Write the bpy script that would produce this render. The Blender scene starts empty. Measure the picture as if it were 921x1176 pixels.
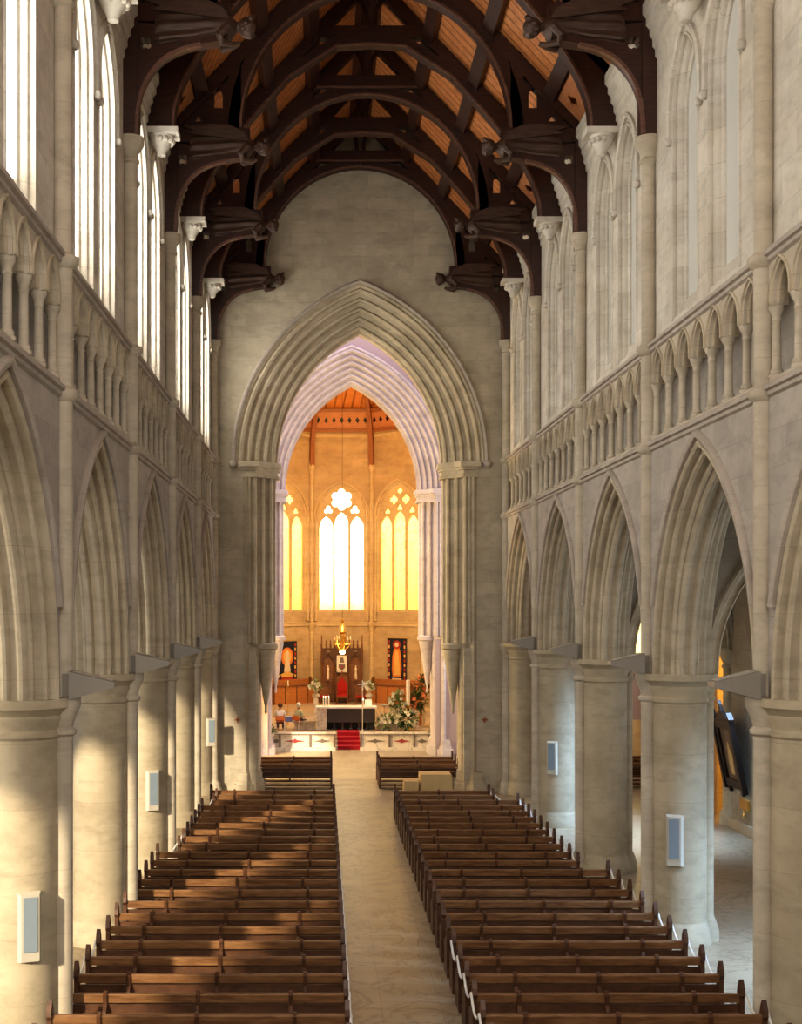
import bpy, math, random
from math import pi, sin, cos, acos, sqrt, radians
from mathutils import Vector, Matrix
from mathutils.geometry import tessellate_polygon
random.seed(4)
S = bpy.context.scene
COL = S.collection
CX = 1.36; EYE = 6.8; F = 1415.0
BAY = 6.5; Y0 = 18.4; WALL_Y = 44.4
HW = 5.25          # half width of nave to the wall face
# ---------------------------------------------------------------- materials
def nn(nt, t, **k):
    n = nt.nodes.new(t)
    for a, b in k.items(): setattr(n, a, b)
    return n
def base(name):
    m = bpy.data.materials.new(name); m.use_nodes = True
    nt = m.node_tree; b = nt.nodes['Principled BSDF']
    return m, nt, b
def ramp(nt, fac, stops):
    r = nn(nt, 'ShaderNodeValToRGB')
    e = r.color_ramp.elements
    while len(e) < len(stops): e.new(0.5)
    for i, (p, c) in enumerate(stops): e[i].position = p; e[i].color = (*c, 1)
    nt.links.new(fac, r.inputs[0]); return r.outputs[0]
def mixc(nt, a, b, fac, mode='MIX'):
    x = nn(nt, 'ShaderNodeMix', data_type='RGBA', blend_type=mode)
    L = nt.links
    if isinstance(fac, float): x.inputs[0].default_value = fac
    else: L.new(fac, x.inputs[0])
    for i, v in ((6, a), (7, b)):
        if isinstance(v, tuple): x.inputs[i].default_value = (*v, 1)
        else: L.new(v, x.inputs[i])
    return x.outputs[2]
def noise(nt, vec, scale, detail=4, rough=.6, dist=0.0):
    n = nn(nt, 'ShaderNodeTexNoise'); n.inputs['Scale'].default_value = scale
    n.inputs['Detail'].default_value = detail; n.inputs['Roughness'].default_value = rough
    n.inputs['Distortion'].default_value = dist
    if vec is not None: nt.links.new(vec, n.inputs['Vector'])
    return n.outputs['Fac']
def pos(nt, sc=(1, 1, 1)):
    g = nn(nt, 'ShaderNodeNewGeometry')
    mp = nn(nt, 'ShaderNodeMapping'); mp.inputs['Scale'].default_value = sc
    nt.links.new(g.outputs['Position'], mp.inputs['Vector']); return mp.outputs[0]
def axes(nt, a, b):
    g = nn(nt, 'ShaderNodeNewGeometry'); s = nn(nt, 'ShaderNodeSeparateXYZ'); c = nn(nt, 'ShaderNodeCombineXYZ')
    nt.links.new(g.outputs['Position'], s.inputs[0])
    nt.links.new(s.outputs[a], c.inputs[0]); nt.links.new(s.outputs[b], c.inputs[1]); return c.outputs[0]
def stone(name, c1, c2, brick=None, bw=.95, bh=.42, mortar=.75, rough=.85):
    m, nt, b = base(name)
    p = pos(nt)
    col = mixc(nt, c1, c2, ramp(nt, noise(nt, p, .9, 6, .65), [(.35, (0, 0, 0)), (.65, (1, 1, 1))]))
    st = noise(nt, pos(nt, (1, 1, 2.2)), 1.7, 7, .68, .3)
    col = mixc(nt, col, tuple(x * .72 for x in c1), ramp(nt, st, [(.48, (0, 0, 0)), (.72, (.62, .62, .62))]))
    h = noise(nt, p, 14, 5)
    if brick:
        t = nn(nt, 'ShaderNodeTexBrick'); nt.links.new(axes(nt, *brick), t.inputs['Vector'])
        for k, v in (('Scale', 1), ('Mortar Size', .007), ('Brick Width', bw), ('Row Height', bh), ('Bias', 0), ('Mortar Smooth', .3)): t.inputs[k].default_value = v
        t.inputs['Color1'].default_value = (1, 1, 1, 1); t.inputs['Color2'].default_value = (.86, .86, .87, 1)
        t.inputs['Mortar'].default_value = (mortar,) * 3 + (1,)
        col = mixc(nt, col, t.outputs['Color'], 1.0, 'MULTIPLY')
    else:   # drum / moulding joints: horizontal courses only
        t = nn(nt, 'ShaderNodeTexBrick'); nt.links.new(axes(nt, 0, 2), t.inputs['Vector'])
        for k, v in (('Scale', 1), ('Mortar Size', .006), ('Brick Width', 400), ('Row Height', .95), ('Mortar Smooth', .3)): t.inputs[k].default_value = v
        t.inputs['Color1'].default_value = (1, 1, 1, 1); t.inputs['Color2'].default_value = (.95, .95, .95, 1)
        t.inputs['Mortar'].default_value = (.82, .8, .78, 1)
        col = mixc(nt, col, t.outputs['Color'], 1.0, 'MULTIPLY')
    nt.links.new(col, b.inputs['Base Color']); b.inputs['Roughness'].default_value = rough
    bp = nn(nt, 'ShaderNodeBump'); bp.inputs['Strength'].default_value = .12; bp.inputs['Distance'].default_value = .02
    nt.links.new(h, bp.inputs['Height']); nt.links.new(bp.outputs[0], b.inputs['Normal'])
    return m
def wood(name, c1, c2, sc=(2, 2, 14), rough=.45, planks=None):
    m, nt, b = base(name)
    f = noise(nt, pos(nt, sc), 1.5, 5, .6, .8)
    col = mixc(nt, c1, c2, ramp(nt, f, [(.35, (0, 0, 0)), (.68, (1, 1, 1))]))
    if planks:
        w = nn(nt, 'ShaderNodeTexWave', wave_type='BANDS', bands_direction='DIAGONAL'); w.inputs['Scale'].default_value = planks
        nt.links.new(pos(nt), w.inputs['Vector'])
        col = mixc(nt, col, ramp(nt, w.outputs['Fac'], [(0, (.45, .4, .35)), (.18, (1, 1, 1))]), 1.0, 'MULTIPLY')
    nt.links.new(col, b.inputs['Base Color']); b.inputs['Roughness'].default_value = rough
    return m
def plain(name, c, rough=.6, metal=0.0, emit=0.0, var=.12, ec=None):
    m, nt, b = base(name)
    f = noise(nt, pos(nt), 5, 3)
    col = mixc(nt, c, tuple(max(0, x * (1 - var)) for x in c), f)
    nt.links.new(col, b.inputs['Base Color'])
    b.inputs['Roughness'].default_value = rough; b.inputs['Metallic'].default_value = metal
    if emit:
        b.inputs['Emission Color'].default_value = (*(ec or c), 1); b.inputs['Emission Strength'].default_value = emit
    return m
def marble(name, c1, c2, vein, tile=.6, rough=.28):
    m, nt, b = base(name)
    p = pos(nt)
    v = noise(nt, p, .8, 8, .62, 1.6)
    col = mixc(nt, c1, c2, ramp(nt, noise(nt, p, .35, 3), [(.35, (0, 0, 0)), (.65, (1, 1, 1))]))
    col = mixc(nt, col, vein, ramp(nt, v, [(.47, (0, 0, 0)), (.5, (.75, .75, .75)), (.53, (0, 0, 0))]))
    col = mixc(nt, col, tuple(x * .75 for x in c1), ramp(nt, noise(nt, p, 2.2, 6, .7, 1), [(.5, (0, 0, 0)), (.75, (.7, .7, .7))]))
    t = nn(nt, 'ShaderNodeTexBrick'); nt.links.new(axes(nt, 0, 1), t.inputs['Vector']); t.offset = 0
    for k, vv in (('Scale', 1), ('Mortar Size', .006), ('Brick Width', tile), ('Row Height', tile)): t.inputs[k].default_value = vv
    t.inputs['Color1'].default_value = (1, 1, 1, 1); t.inputs['Color2'].default_value = (.92, .92, .92, 1); t.inputs['Mortar'].default_value = (.7, .68, .66, 1)
    col = mixc(nt, col, t.outputs['Color'], 1.0, 'MULTIPLY')
    nt.links.new(col, b.inputs['Base Color']); b.inputs['Roughness'].default_value = rough
    return m
def glass(name, c, strength, low=None, z0=0, z1=1, grid=.22, dim=.7):
    """leaded / stained glass, daylight behind it"""
    m, nt, b = base(name)
    nt.nodes.remove(b); out = nt.nodes['Material Output']
    col = c
    if low:
        g = nn(nt, 'ShaderNodeNewGeometry'); s = nn(nt, 'ShaderNodeSeparateXYZ'); nt.links.new(g.outputs['Position'], s.inputs[0])
        mr = nn(nt, 'ShaderNodeMapRange'); mr.inputs['From Min'].default_value = z0; mr.inputs['From Max'].default_value = z1
        nt.links.new(s.outputs[2], mr.inputs['Value']); col = mixc(nt, low, c, mr.outputs[0])
    v = noise(nt, pos(nt), 3.5, 4, .6, .5)
    col = mixc(nt, col, tuple(x * dim for x in (low or c)), ramp(nt, v, [(.45, (0, 0, 0)), (.7, (.8, .8, .8))]))
    e = nn(nt, 'ShaderNodeEmission'); e.inputs[1].default_value = strength
    if isinstance(col, tuple): e.inputs[0].default_value = (*col, 1)
    else: nt.links.new(col, e.inputs[0])
    gl = nn(nt, 'ShaderNodeBsdfPrincipled'); gl.inputs['Base Color'].default_value = (.5, .5, .46, 1); gl.inputs['Roughness'].default_value = .25
    a = nn(nt, 'ShaderNodeAddShader'); nt.links.new(e.outputs[0], a.inputs[0]); nt.links.new(gl.outputs[0], a.inputs[1])
    nt.links.new(a.outputs[0], out.inputs[0])
    return m
M = {}
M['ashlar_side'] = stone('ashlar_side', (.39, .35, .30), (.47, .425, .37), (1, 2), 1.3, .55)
M['ashlar_end'] = stone('ashlar_end', (.42, .365, .27), (.52, .46, .35), (0, 2), 1.1, .42, .8)
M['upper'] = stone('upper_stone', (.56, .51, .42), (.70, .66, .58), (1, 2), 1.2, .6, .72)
M['pier'] = stone('pier_stone', (.385, .325, .225), (.49, .42, .30))
M['shaft'] = stone('shaft_stone', (.42, .365, .28), (.53, .47, .37))
M['mould'] = stone('mould_stone', (.40, .34, .245), (.54, .47, .35))
M['hood'] = stone('hood_stone', (.38, .33, .28), (.46, .41, .35))
M['lav_lit'] = stone('lavender_lit_stone', (.50, .44, .44), (.62, .56, .56))  # lavender light of the crossing is put into this stone colour
M['mauve'] = plain('mauve_plaster', (.40, .31, .30), .9)
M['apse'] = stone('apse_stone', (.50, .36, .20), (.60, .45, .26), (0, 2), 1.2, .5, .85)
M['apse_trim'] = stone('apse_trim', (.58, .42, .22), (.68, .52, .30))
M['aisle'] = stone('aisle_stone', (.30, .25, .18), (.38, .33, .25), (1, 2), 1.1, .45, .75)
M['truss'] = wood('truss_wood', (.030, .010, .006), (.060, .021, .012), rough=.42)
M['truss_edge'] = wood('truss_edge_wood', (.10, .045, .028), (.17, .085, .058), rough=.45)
M['angel'] = wood('angel_wood', (.045, .022, .014), (.09, .048, .03), rough=.55)
M['boards'] = wood('roof_boards', (.50, .19, .06), (.72, .31, .11), (1, 3, 3), .5, planks=1.7)
M['boards_pale'] = wood('frieze_board', (.42, .17, .07), (.55, .25, .11), rough=.5)
M['pew'] = wood('pew_wood', (.135, .062, .026), (.27, .145, .065), (1.2, 9, 9), .38)
M['pew_dark'] = wood('pew_dark_wood', (.065, .028, .014), (.12, .055, .027), (2, 6, 3), .42)
M['reredos'] = wood('reredos_wood', (.14, .055, .020), (.27, .12, .045), rough=.5)
M['reredos_dark'] = wood('reredos_dark_wood', (.055, .022, .010), (.12, .05, .02), rough=.5)
M['stall'] = wood('stall_wood', (.40, .15, .045), (.52, .22, .07), rough=.45)
M['apse_roof'] = wood('apse_roof_boards', (.55, .20, .05), (.70, .28, .07), (2, 2, 2), .5, planks=1.2)
M['apse_beam'] = wood('apse_beam', (.26, .09, .03), (.34, .13, .04), rough=.5)
M['floor'] = marble('floor_marble', (.40, .32, .215), (.32, .255, .17), (.16, .12, .08), 1.0, .34)
M['sfloor'] = marble('sanctuary_marble', (.55, .44, .30), (.6, .5, .36), (.3, .24, .18), .8)
M['carpet'] = plain('red_carpet', (.42, .015, .03), .95)
M['velvet'] = plain('red_velvet', (.45, .02, .02), .8)
M['grille'] = plain('speaker_grille', (.25, .31, .36), .6)
M['casing'] = plain('pale_casing', (.55, .51, .42), .5)
M['uplight'] = plain('uplight_casing', (.27, .24, .20), .45)
M['rope'] = plain('white_rope', (.75, .72, .66), .8)
M['cloth'] = plain('tan_cloth', (.55, .38, .17), .85)
M['linen'] = plain('white_linen', (.85, .82, .74), .8)
M['altar'] = plain('dark_frontal', (.075, .07, .065), .8)
M['wmarble'] = marble('white_marble', (.78, .70, .58), (.70, .62, .50), (.4, .36, .3), 5, .3)
M['redmarble'] = plain('red_marble_inlay', (.35, .06, .06), .35)
M['rail_iron'] = plain('rail_dark_edge', (.20, .16, .13), .5)
M['brass'] = plain('brass', (.75, .5, .16), .35, 1.0)
M['silver'] = plain('pale_metal', (.8, .78, .7), .35, .6)
M['iron'] = plain('dark_iron', (.05, .035, .02), .5, .5)
M['glow'] = plain('lamp_glow', (1, .9, .55), .5, emit=9)
M['candle'] = plain('candle_wax', (.9, .86, .72), .5)
M['leaf'] = plain('leaf_green', (.06, .14, .035), .6, var=.5)
M['leaf_pale'] = plain('leaf_pale_green', (.22, .30, .09), .6, var=.5)
M['petal'] = plain('white_petal', (.88, .84, .66), .6)
M['petal_or'] = plain('orange_petal', (.75, .25, .10), .6)
M['plaster_fig'] = plain('painted_plaster', (.8, .68, .5), .6)
M['orange'] = plain('orange_shell', (.75, .22, .06), .5)
M['skin'] = plain('skin', (.55, .32, .2), .6)
M['hairbrown'] = plain('brown_hair', (.14, .06, .025), .8)
M['hairwhite'] = plain('grey_hair', (.75, .72, .66), .8)
M['shirtwhite'] = plain('white_shirt', (.85, .83, .8), .8)
M['shirtgreen'] = plain('pale_green_shirt', (.55, .62, .42), .8)
M['trousers'] = plain('dark_trousers', (.10, .08, .10), .8)
M['blue'] = plain('blue_cloth', (.22, .26, .55), .8)
M['navy'] = plain('navy_weave', (.018, .02, .04), .9)
M['t_red'] = plain('crimson_weave', (.42, .05, .03), .9)
M['t_orange'] = plain('orange_weave', (.72, .24, .05), .9)
M['t_gold'] = plain('gold_weave', (.78, .48, .14), .9)
M['t_cream'] = plain('cream_weave', (.75, .62, .42), .9)
M['paper'] = plain('white_paper', (.82, .78, .7), .6)
M['black'] = plain('black_frame', (.018, .012, .010), .4)
M['picture'] = plain('painted_canvas', (.22, .15, .10), .5, var=.6)
M['plaque'] = plain('brass_plaque', (.62, .38, .10), .4, .3)
M['terracotta'] = plain('terracotta', (.42, .17, .09), .8)
M['g_left'] = glass('clerestory_glass', (1, .97, .90), 8.0, (.80, .70, .55), 12.4, 13.6, dim=.8)
M['g_right'] = glass('pale_leaded_glass', (.62, .60, .52), .10, dim=.75)
M['g_apse'] = glass('apse_glass', (1, .94, .68), 3.2, (1, .66, .10), 6.4, 9.0, dim=.45)
M['g_apse_side'] = glass('apse_side_glass', (1, .86, .22), 1.45, (.9, .62, .03), 6.4, 11.5, dim=.5)
M['g_aisle'] = glass('aisle_glass', (.85, .90, 1.0), 5)
M['g_trans'] = glass('transept_glass', (1, .70, .18), 3.0, dim=.5)
M['g_west_fill'] = glass('west_fill_glass', (1, .97, .92), 5)  # glow for the added fill window, never in view

# ---------------------------------------------------------------- mesh helper
ORG = {}
class G:
    def __init__(s): s.v = []; s.f = []
    def add(s, vs, fs):
        o = len(s.v); s.v += [tuple(p) for p in vs]; s.f += [tuple(i + o for i in f) for f in fs]; return s
    def box(s, x0, x1, y0, y1, z0, z1):
        vs = [(x, y, z) for z in (z0, z1) for y in (y0, y1) for x in (x0, x1)]
        return s.add(vs, [(0, 2, 3, 1), (4, 5, 7, 6), (0, 1, 5, 4), (2, 6, 7, 3), (0, 4, 6, 2), (1, 3, 7, 5)])
    def bbox(s, x0, x1, y0, y1, z0, z1, b=.01):   # box with chamfered vertical outline in xz
        p = [(x0 + b, z0), (x1 - b, z0), (x1, z0 + b), (x1, z1 - b), (x1 - b, z1), (x0 + b, z1), (x0, z1 - b), (x0, z0 + b)]
        return s.plate([p], lambda u, v, t: (u, t, v), y0, y1)
    def plate(s, loops, mp, a, b):
        """flat shape with holes, given thickness; mp(u, v, t) -> point"""
        fl = [p for l in loops for p in l]; n = len(fl)
        tris = tessellate_polygon([[Vector((p[0], p[1], 0)) for p in l] for l in loops])
        vs = [mp(p[0], p[1], a) for p in fl] + [mp(p[0], p[1], b) for p in fl]
        fs = [t for t in tris] + [tuple(i + n for i in reversed(t)) for t in tris]
        k = 0
        for l in loops:
            m = len(l)
            for i in range(m):
                j = (i + 1) % m; fs.append((k + i, k + j, k + j + n, k + i + n))
            k += m
        return s.add(vs, fs)
    def lathe(s, prof, cx, cy, n=20, sx=1, sy=1):
        vs = []; m = len(prof)
        for i in range(n):
            a = 2 * pi * i / n
            for r, z in prof: vs.append((cx + r * cos(a) * sx, cy + r * sin(a) * sy, z))
        fs = [(i * m + k, ((i + 1) % n) * m + k, ((i + 1) % n) * m + k + 1, i * m + k + 1) for i in range(n) for k in range(m - 1)]
        fs.append(tuple(i * m for i in range(n))[::-1]); fs.append(tuple(i * m + m - 1 for i in range(n)))
        return s.add(vs, fs)
    def tube(s, path, r, n=8, closed=False):
        P = [Vector(p) for p in path]; vs = []; k = len(P)
        R = r if isinstance(r, (list, tuple)) else [r] * k
        up = None
        for i, p in enumerate(P):
            if closed: d = P[(i + 1) % k] - P[i - 1]
            else: d = P[min(i + 1, k - 1)] - P[max(i - 1, 0)]
            d.normalize()
            if up is None: up = Vector((0, 0, 1)) if abs(d.z) < .9 else Vector((1, 0, 0))
            a = d.cross(up).normalized(); bb = a.cross(d).normalized(); up = bb
            for j in range(n):
                t = 2 * pi * j / n; vs.append(p + (a * cos(t) + bb * sin(t)) * R[i])
        fs = [(i * n + j, i * n + (j + 1) % n, ((i + 1) % k) * n + (j + 1) % n, ((i + 1) % k) * n + j) for i in range(k if closed else k - 1) for j in range(n)]
        if not closed: fs += [tuple(range(n))[::-1], tuple((k - 1) * n + j for j in range(n))]
        return s.add(vs, fs)
    def strip(s, rows, close=False):
        m = len(rows[0]); vs = [p for r in rows for p in r]
        return s.add(vs, [(i * m + k, i * m + k + 1, (i + 1) * m + k + 1, (i + 1) * m + k) for i in range(len(rows) - 1) for k in range(m - 1)])
    def arch(s, mp, sp, h, zs, zb, prof, n=14):
        """mouldings swept round a pointed arch; prof = (outward offset, depth) list"""
        rows = []
        for o, t in prof:
            rows.append([mp(u, v, t) for u, v in arch_pts(sp, h, zs, zb, o, n)])
        m = len(rows[0]); vs = [p for r in rows for p in r]
        return s.add(vs, [(i * m + k, i * m + k + 1, (i + 1) * m + k + 1, (i + 1) * m + k) for i in range(len(rows) - 1) for k in range(m - 1)])
    def ball(s, c, r, n=10, m=7, sc=(1, 1, 1)):
        vs = [(c[0], c[1], c[2] + r * sc[2])]
        for i in range(1, m):
            a = pi * i / m
            for j in range(n): vs.append((c[0] + r * sin(a) * cos(2 * pi * j / n) * sc[0], c[1] + r * sin(a) * sin(2 * pi * j / n) * sc[1], c[2] + r * cos(a) * sc[2]))
        vs.append((c[0], c[1], c[2] - r * sc[2])); e = len(vs) - 1
        fs = [(0, 1 + j, 1 + (j + 1) % n) for j in range(n)]
        for i in range(m - 2):
            for j in range(n): fs.append((1 + i * n + j, 1 + (i + 1) * n + j, 1 + (i + 1) * n + (j + 1) % n, 1 + i * n + (j + 1) % n))
        fs += [(e, 1 + (m - 2) * n + (j + 1) % n, 1 + (m - 2) * n + j) for j in range(n)]
        return s.add(vs, fs)
    def build(s, name, mat, parent=None, smooth=False, fix=True):
        o3 = ORG.get(parent.name, (0, 0, 0)) if parent else (0, 0, 0)
        me = bpy.data.meshes.new(name)
        me.from_pydata([(p[0] - o3[0], p[1] - o3[1], p[2] - o3[2]) for p in s.v], [], s.f); me.update()
        if fix:
            import bmesh
            bm = bmesh.new(); bm.from_mesh(me)
            bmesh.ops.recalc_face_normals(bm, faces=bm.faces); bm.to_mesh(me); bm.free()
        me.materials.append(M[mat])
        ob = bpy.data.objects.new(name, me); COL.objects.link(ob)
        if smooth:
            for p in me.polygons: p.use_smooth = True
            me.set_sharp_from_angle(angle=radians(38))
        if parent: ob.parent = parent; ORG[ob.name] = o3
        return ob
def arch_pts(sp, h, zs, zb, o=0, n=14):
    c = (h * h - sp * sp) / (2 * sp); R = sp + c + o; am = acos(max(-1, min(1, c / R)))
    right = [(-c + R * cos(am * i / n), zs + R * sin(am * i / n)) for i in range(n + 1)]
    left = [(-x, z) for x, z in right]
    pts = left[:-1] + right[::-1]
    if zb < zs - 1e-6: pts = [(-(sp + o), zb)] + pts + [(sp + o, zb)]
    return pts
def thing(name, loc, label, cat, group=None, kind=None):
    o = bpy.data.objects.new(name, None); COL.objects.link(o); o.location = loc; o.empty_display_size = .2
    ORG[o.name] = tuple(loc); return tag(o, label, cat, group, kind)
def tag(o, label=None, cat=None, group=None, kind=None):
    if label: o['label'] = label
    if cat: o['category'] = cat
    if group: o['group'] = group
    if kind: o['kind'] = kind
    return o
def struct(o, label=None, cat=None): return tag(o, label, cat, None, 'structure')
SIDES = {'left': -1, 'right': 1}
ORD = ['nearest', 'second', 'third', 'fourth', 'fifth', 'sixth']
def sidemap(sg, yc=0.0, face=HW):
    """u along the nave, v up, t away from the nave into the wall"""
    return lambda u, v, t: (CX + sg * (face + t), yc + u, v)
def endmap(y, xc=CX):
    return lambda u, v, t: (xc + u, y + t, v)
def circ(cx, cz, r, n=12, ph=0): return [(cx + r * cos(2 * pi * i / n + ph), cz + r * sin(2 * pi * i / n + ph)) for i in range(n)]
def foil(cx, cz, r, lobes=4, ph=0, n=7):
    """a cusped circle: lobes of circles meeting at points"""
    out = []; rc = r * {3: .50, 4: .46, 6: .36}[lobes]; d = r - rc; h = pi / lobes
    rho = d * cos(h) + sqrt(max(0, rc * rc - (d * sin(h)) ** 2)); sp = math.atan2(rho * sin(h), rho * cos(h) - d)
    for k in range(lobes):
        a = ph + 2 * pi * k / lobes; ox, oz = cx + d * cos(a), cz + d * sin(a)
        for i in range(n - 1 + 1):
            t = a - sp * .97 + 2 * sp * .97 * i / (n - 1); out.append((ox + rc * cos(t), oz + rc * sin(t)))
    return out
def rect(a, b, c, d): return [(a, c), (b, c), (b, d), (a, d)]

# ---------------------------------------------------------------- floor and shell
g = G().box(-9.6, 16.5, -3.2, 57.5, -.3, 0); struct(g.build('floor', 'floor'), 'veined cream marble floor of the nave aisle and side aisles', 'floor')
BAYS = [-1, 0, 1, 2, 3]
for side, sg in SIDES.items():
    # arcade wall, with a pointed opening in every bay
    for k in BAYS:
        yc = Y0 + BAY * (k + .5); mp = sidemap(sg, yc)
        hole = arch_pts(2.55, 3.85, 5.3, 5.3, .44)
        outer = [(-3.25, 5.3), (-2.99, 5.3)] + hole[1:-1] + [(2.99, 5.3), (3.25, 5.3), (3.25, 9.95), (-3.25, 9.95)]
        w = G().plate([outer], mp, 0, 1.08)
        # triforium back wall, clerestory wall with two lancets
        w.box(*sorted((CX + sg * (HW + .75), CX + sg * (HW + 1.1))), yc - 3.25, yc + 3.25, 9.9, 12.1)
        cl = [rect(-3.25, 3.25, 12.05, 18.9)]
        for u0 in (-1.1, 1.1):
            cl.append([(u0 + u, v) for u, v in arch_pts(.72, 1.2, 16.05, 12.25, .10)])
        up = G().plate(cl, mp, .10, .62)
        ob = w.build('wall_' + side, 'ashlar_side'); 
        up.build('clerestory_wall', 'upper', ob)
        struct(ob, f'pale ashlar nave wall, {side} side, {ORD[k+1]} bay', 'wall')
    # wall behind the camera bays
    ob = G().box(*sorted((CX + sg * HW, CX + sg * (HW + 1.1))), -3.2, Y0 - BAY, 0, 18.9).build('wall_' + side, 'ashlar_side'); struct(ob, f'plain nave wall beside the entrance gallery, {side} side', 'wall')

# piers ------------------------------------------------------------
def pier(side, sg, k):
    y = Y0 + BAY * k; yy = y if k < 4 else WALL_Y - .3
    near = {-1: 'beside the camera', 0: 'nearest in view', 1: 'second along', 2: 'third along', 3: 'fourth along', 4: 'last, against the chancel arch wall'}[k]
    t = thing('stone_pier', (CX + sg * 5.83, yy, 0), f'round limestone pier of the {side} arcade, {near}', 'pier')
    cx = CX + sg * 5.83
    G().lathe([(.56, .45), (.56, 4.85)], cx, yy, 28).build('drum', 'pier', t, True)
    G().lathe([(.67, 0), (.67, .18), (.64, .22), (.64, .27), (.61, .31), (.61, .36), (.58, .40), (.56, .46)], cx, yy, 28).build('base', 'pier', t, True)
    G().lathe([(.56, 4.80), (.60, 4.84), (.60, 4.90), (.565, 4.94), (.58, 5.02), (.64, 5.10), (.64, 5.15), (.72, 5.24), (.77, 5.27), (.77, 5.40), (.60, 5.405)], cx, yy, 28).build('capital', 'pier', t, True)
    # attached shafts: nave side to the roof, aisle side to the capital
    sx = CX + sg * (HW - .02)
    r = .148
    prof = [(.28, 0), (.28, .2), (.24, .26), (.24, .36), (.2, .42), (r, .5), (r, 4.82), (r + .05, 4.86), (r + .05, 4.92), (r, 4.96), (r + .02, 5.05), (r + .1, 5.24), (r + .12, 5.28), (r + .12, 5.40), (r, 5.41),
            (r, 9.8), (r + .05, 9.84), (r + .08, 9.9), (r + .08, 9.97), (r + .02, 10.02), (r, 10.04), (r, 11.78), (r + .05, 11.82), (r + .09, 11.88), (r + .09, 11.96), (r + .02, 12.0), (r - .01, 12.04),
            (r - .01, 15.66), (r + .03, 15.7), (r + .03, 15.75), (r - .01, 15.79), (r + .02, 15.9), (r + .1, 16.02), (r + .12, 16.06), (r + .12, 16.2), (r - .02, 16.21)]
    G().lathe(prof, sx, yy, 18).build('wall_shaft', 'shaft', t, True)
    ax = CX + sg * 6.42
    G().lathe([(.24, 0), (.24, .2), (.18, .4), (.13, .5), (.13, 4.82), (.18, 4.88), (.13, 4.95), (.22, 5.25), (.22, 5.4), (.1, 5.41)], ax, yy, 12).build('aisle_shaft', 'pier', t, True)
    if k == 4: return
for side, sg in SIDES.items():
    for k in range(-1, 5): pier(side, sg, k)

# arcade arches -------------------------------------------------------
half = [(.44, 0), (.40, .0), (.38, -.03), (.33, -.045), (.29, -.01), (.285, .05), (.30, .10), (.26, .12), (.22, .09), (.18, .10), (.155, .15), (.17, .20), (.175, .27), (.13, .29), (.10, .26), (.05, .27), (.02, .31), (.03, .34), (-.01, .36), (-.045, .40), (-.045, .45), (-.01, .49), (.02, .50), (.02, .54)]
full = half + [(o, 1.08 - t) for o, t in half[::-1][1:]]
for side, sg in SIDES.items():
    for k in BAYS:
        yc = Y0 + BAY * (k + .5); mp = sidemap(sg, yc)
        t = thing('arcade_arch', (CX + sg * (HW + .55), yc, 5.4), f'moulded pointed arch of the {side} nave arcade, {ORD[k+1]} bay from the camera', 'arch')
        G().arch(mp, 2.55, 3.85, 5.4, 5.4, full, 18).build('moulded_order', 'mould', t, True)
        hp = [(.44, .0), (.44, -.07), (.48, -.10), (.54, -.10), (.57, -.05), (.57, .0)]
        G().arch(mp, 2.55, 3.85, 5.4, 5.4, [(o, tt) for o, tt in hp], 18)
        # the hood stops short of the springing
        c = (3.85 ** 2 - 2.55 ** 2) / 5.1
        h = G(); rows = []
        for o, tt in hp:
            R = 2.55 + c + o; a0 = math.asin(1.35 / R); am = acos(c / R)
            pr = [(-c + R * cos(a0 + (am - a0) * i / 18), 5.4 + R * sin(a0 + (am - a0) * i / 18)) for i in range(19)]
            rows.append([mp(u, v, tt) for u, v in [(-x, z) for x, z in pr][:-1] + pr[::-1]])
        h.strip(rows); h.build('hood_mould', 'hood', t, True)

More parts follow.
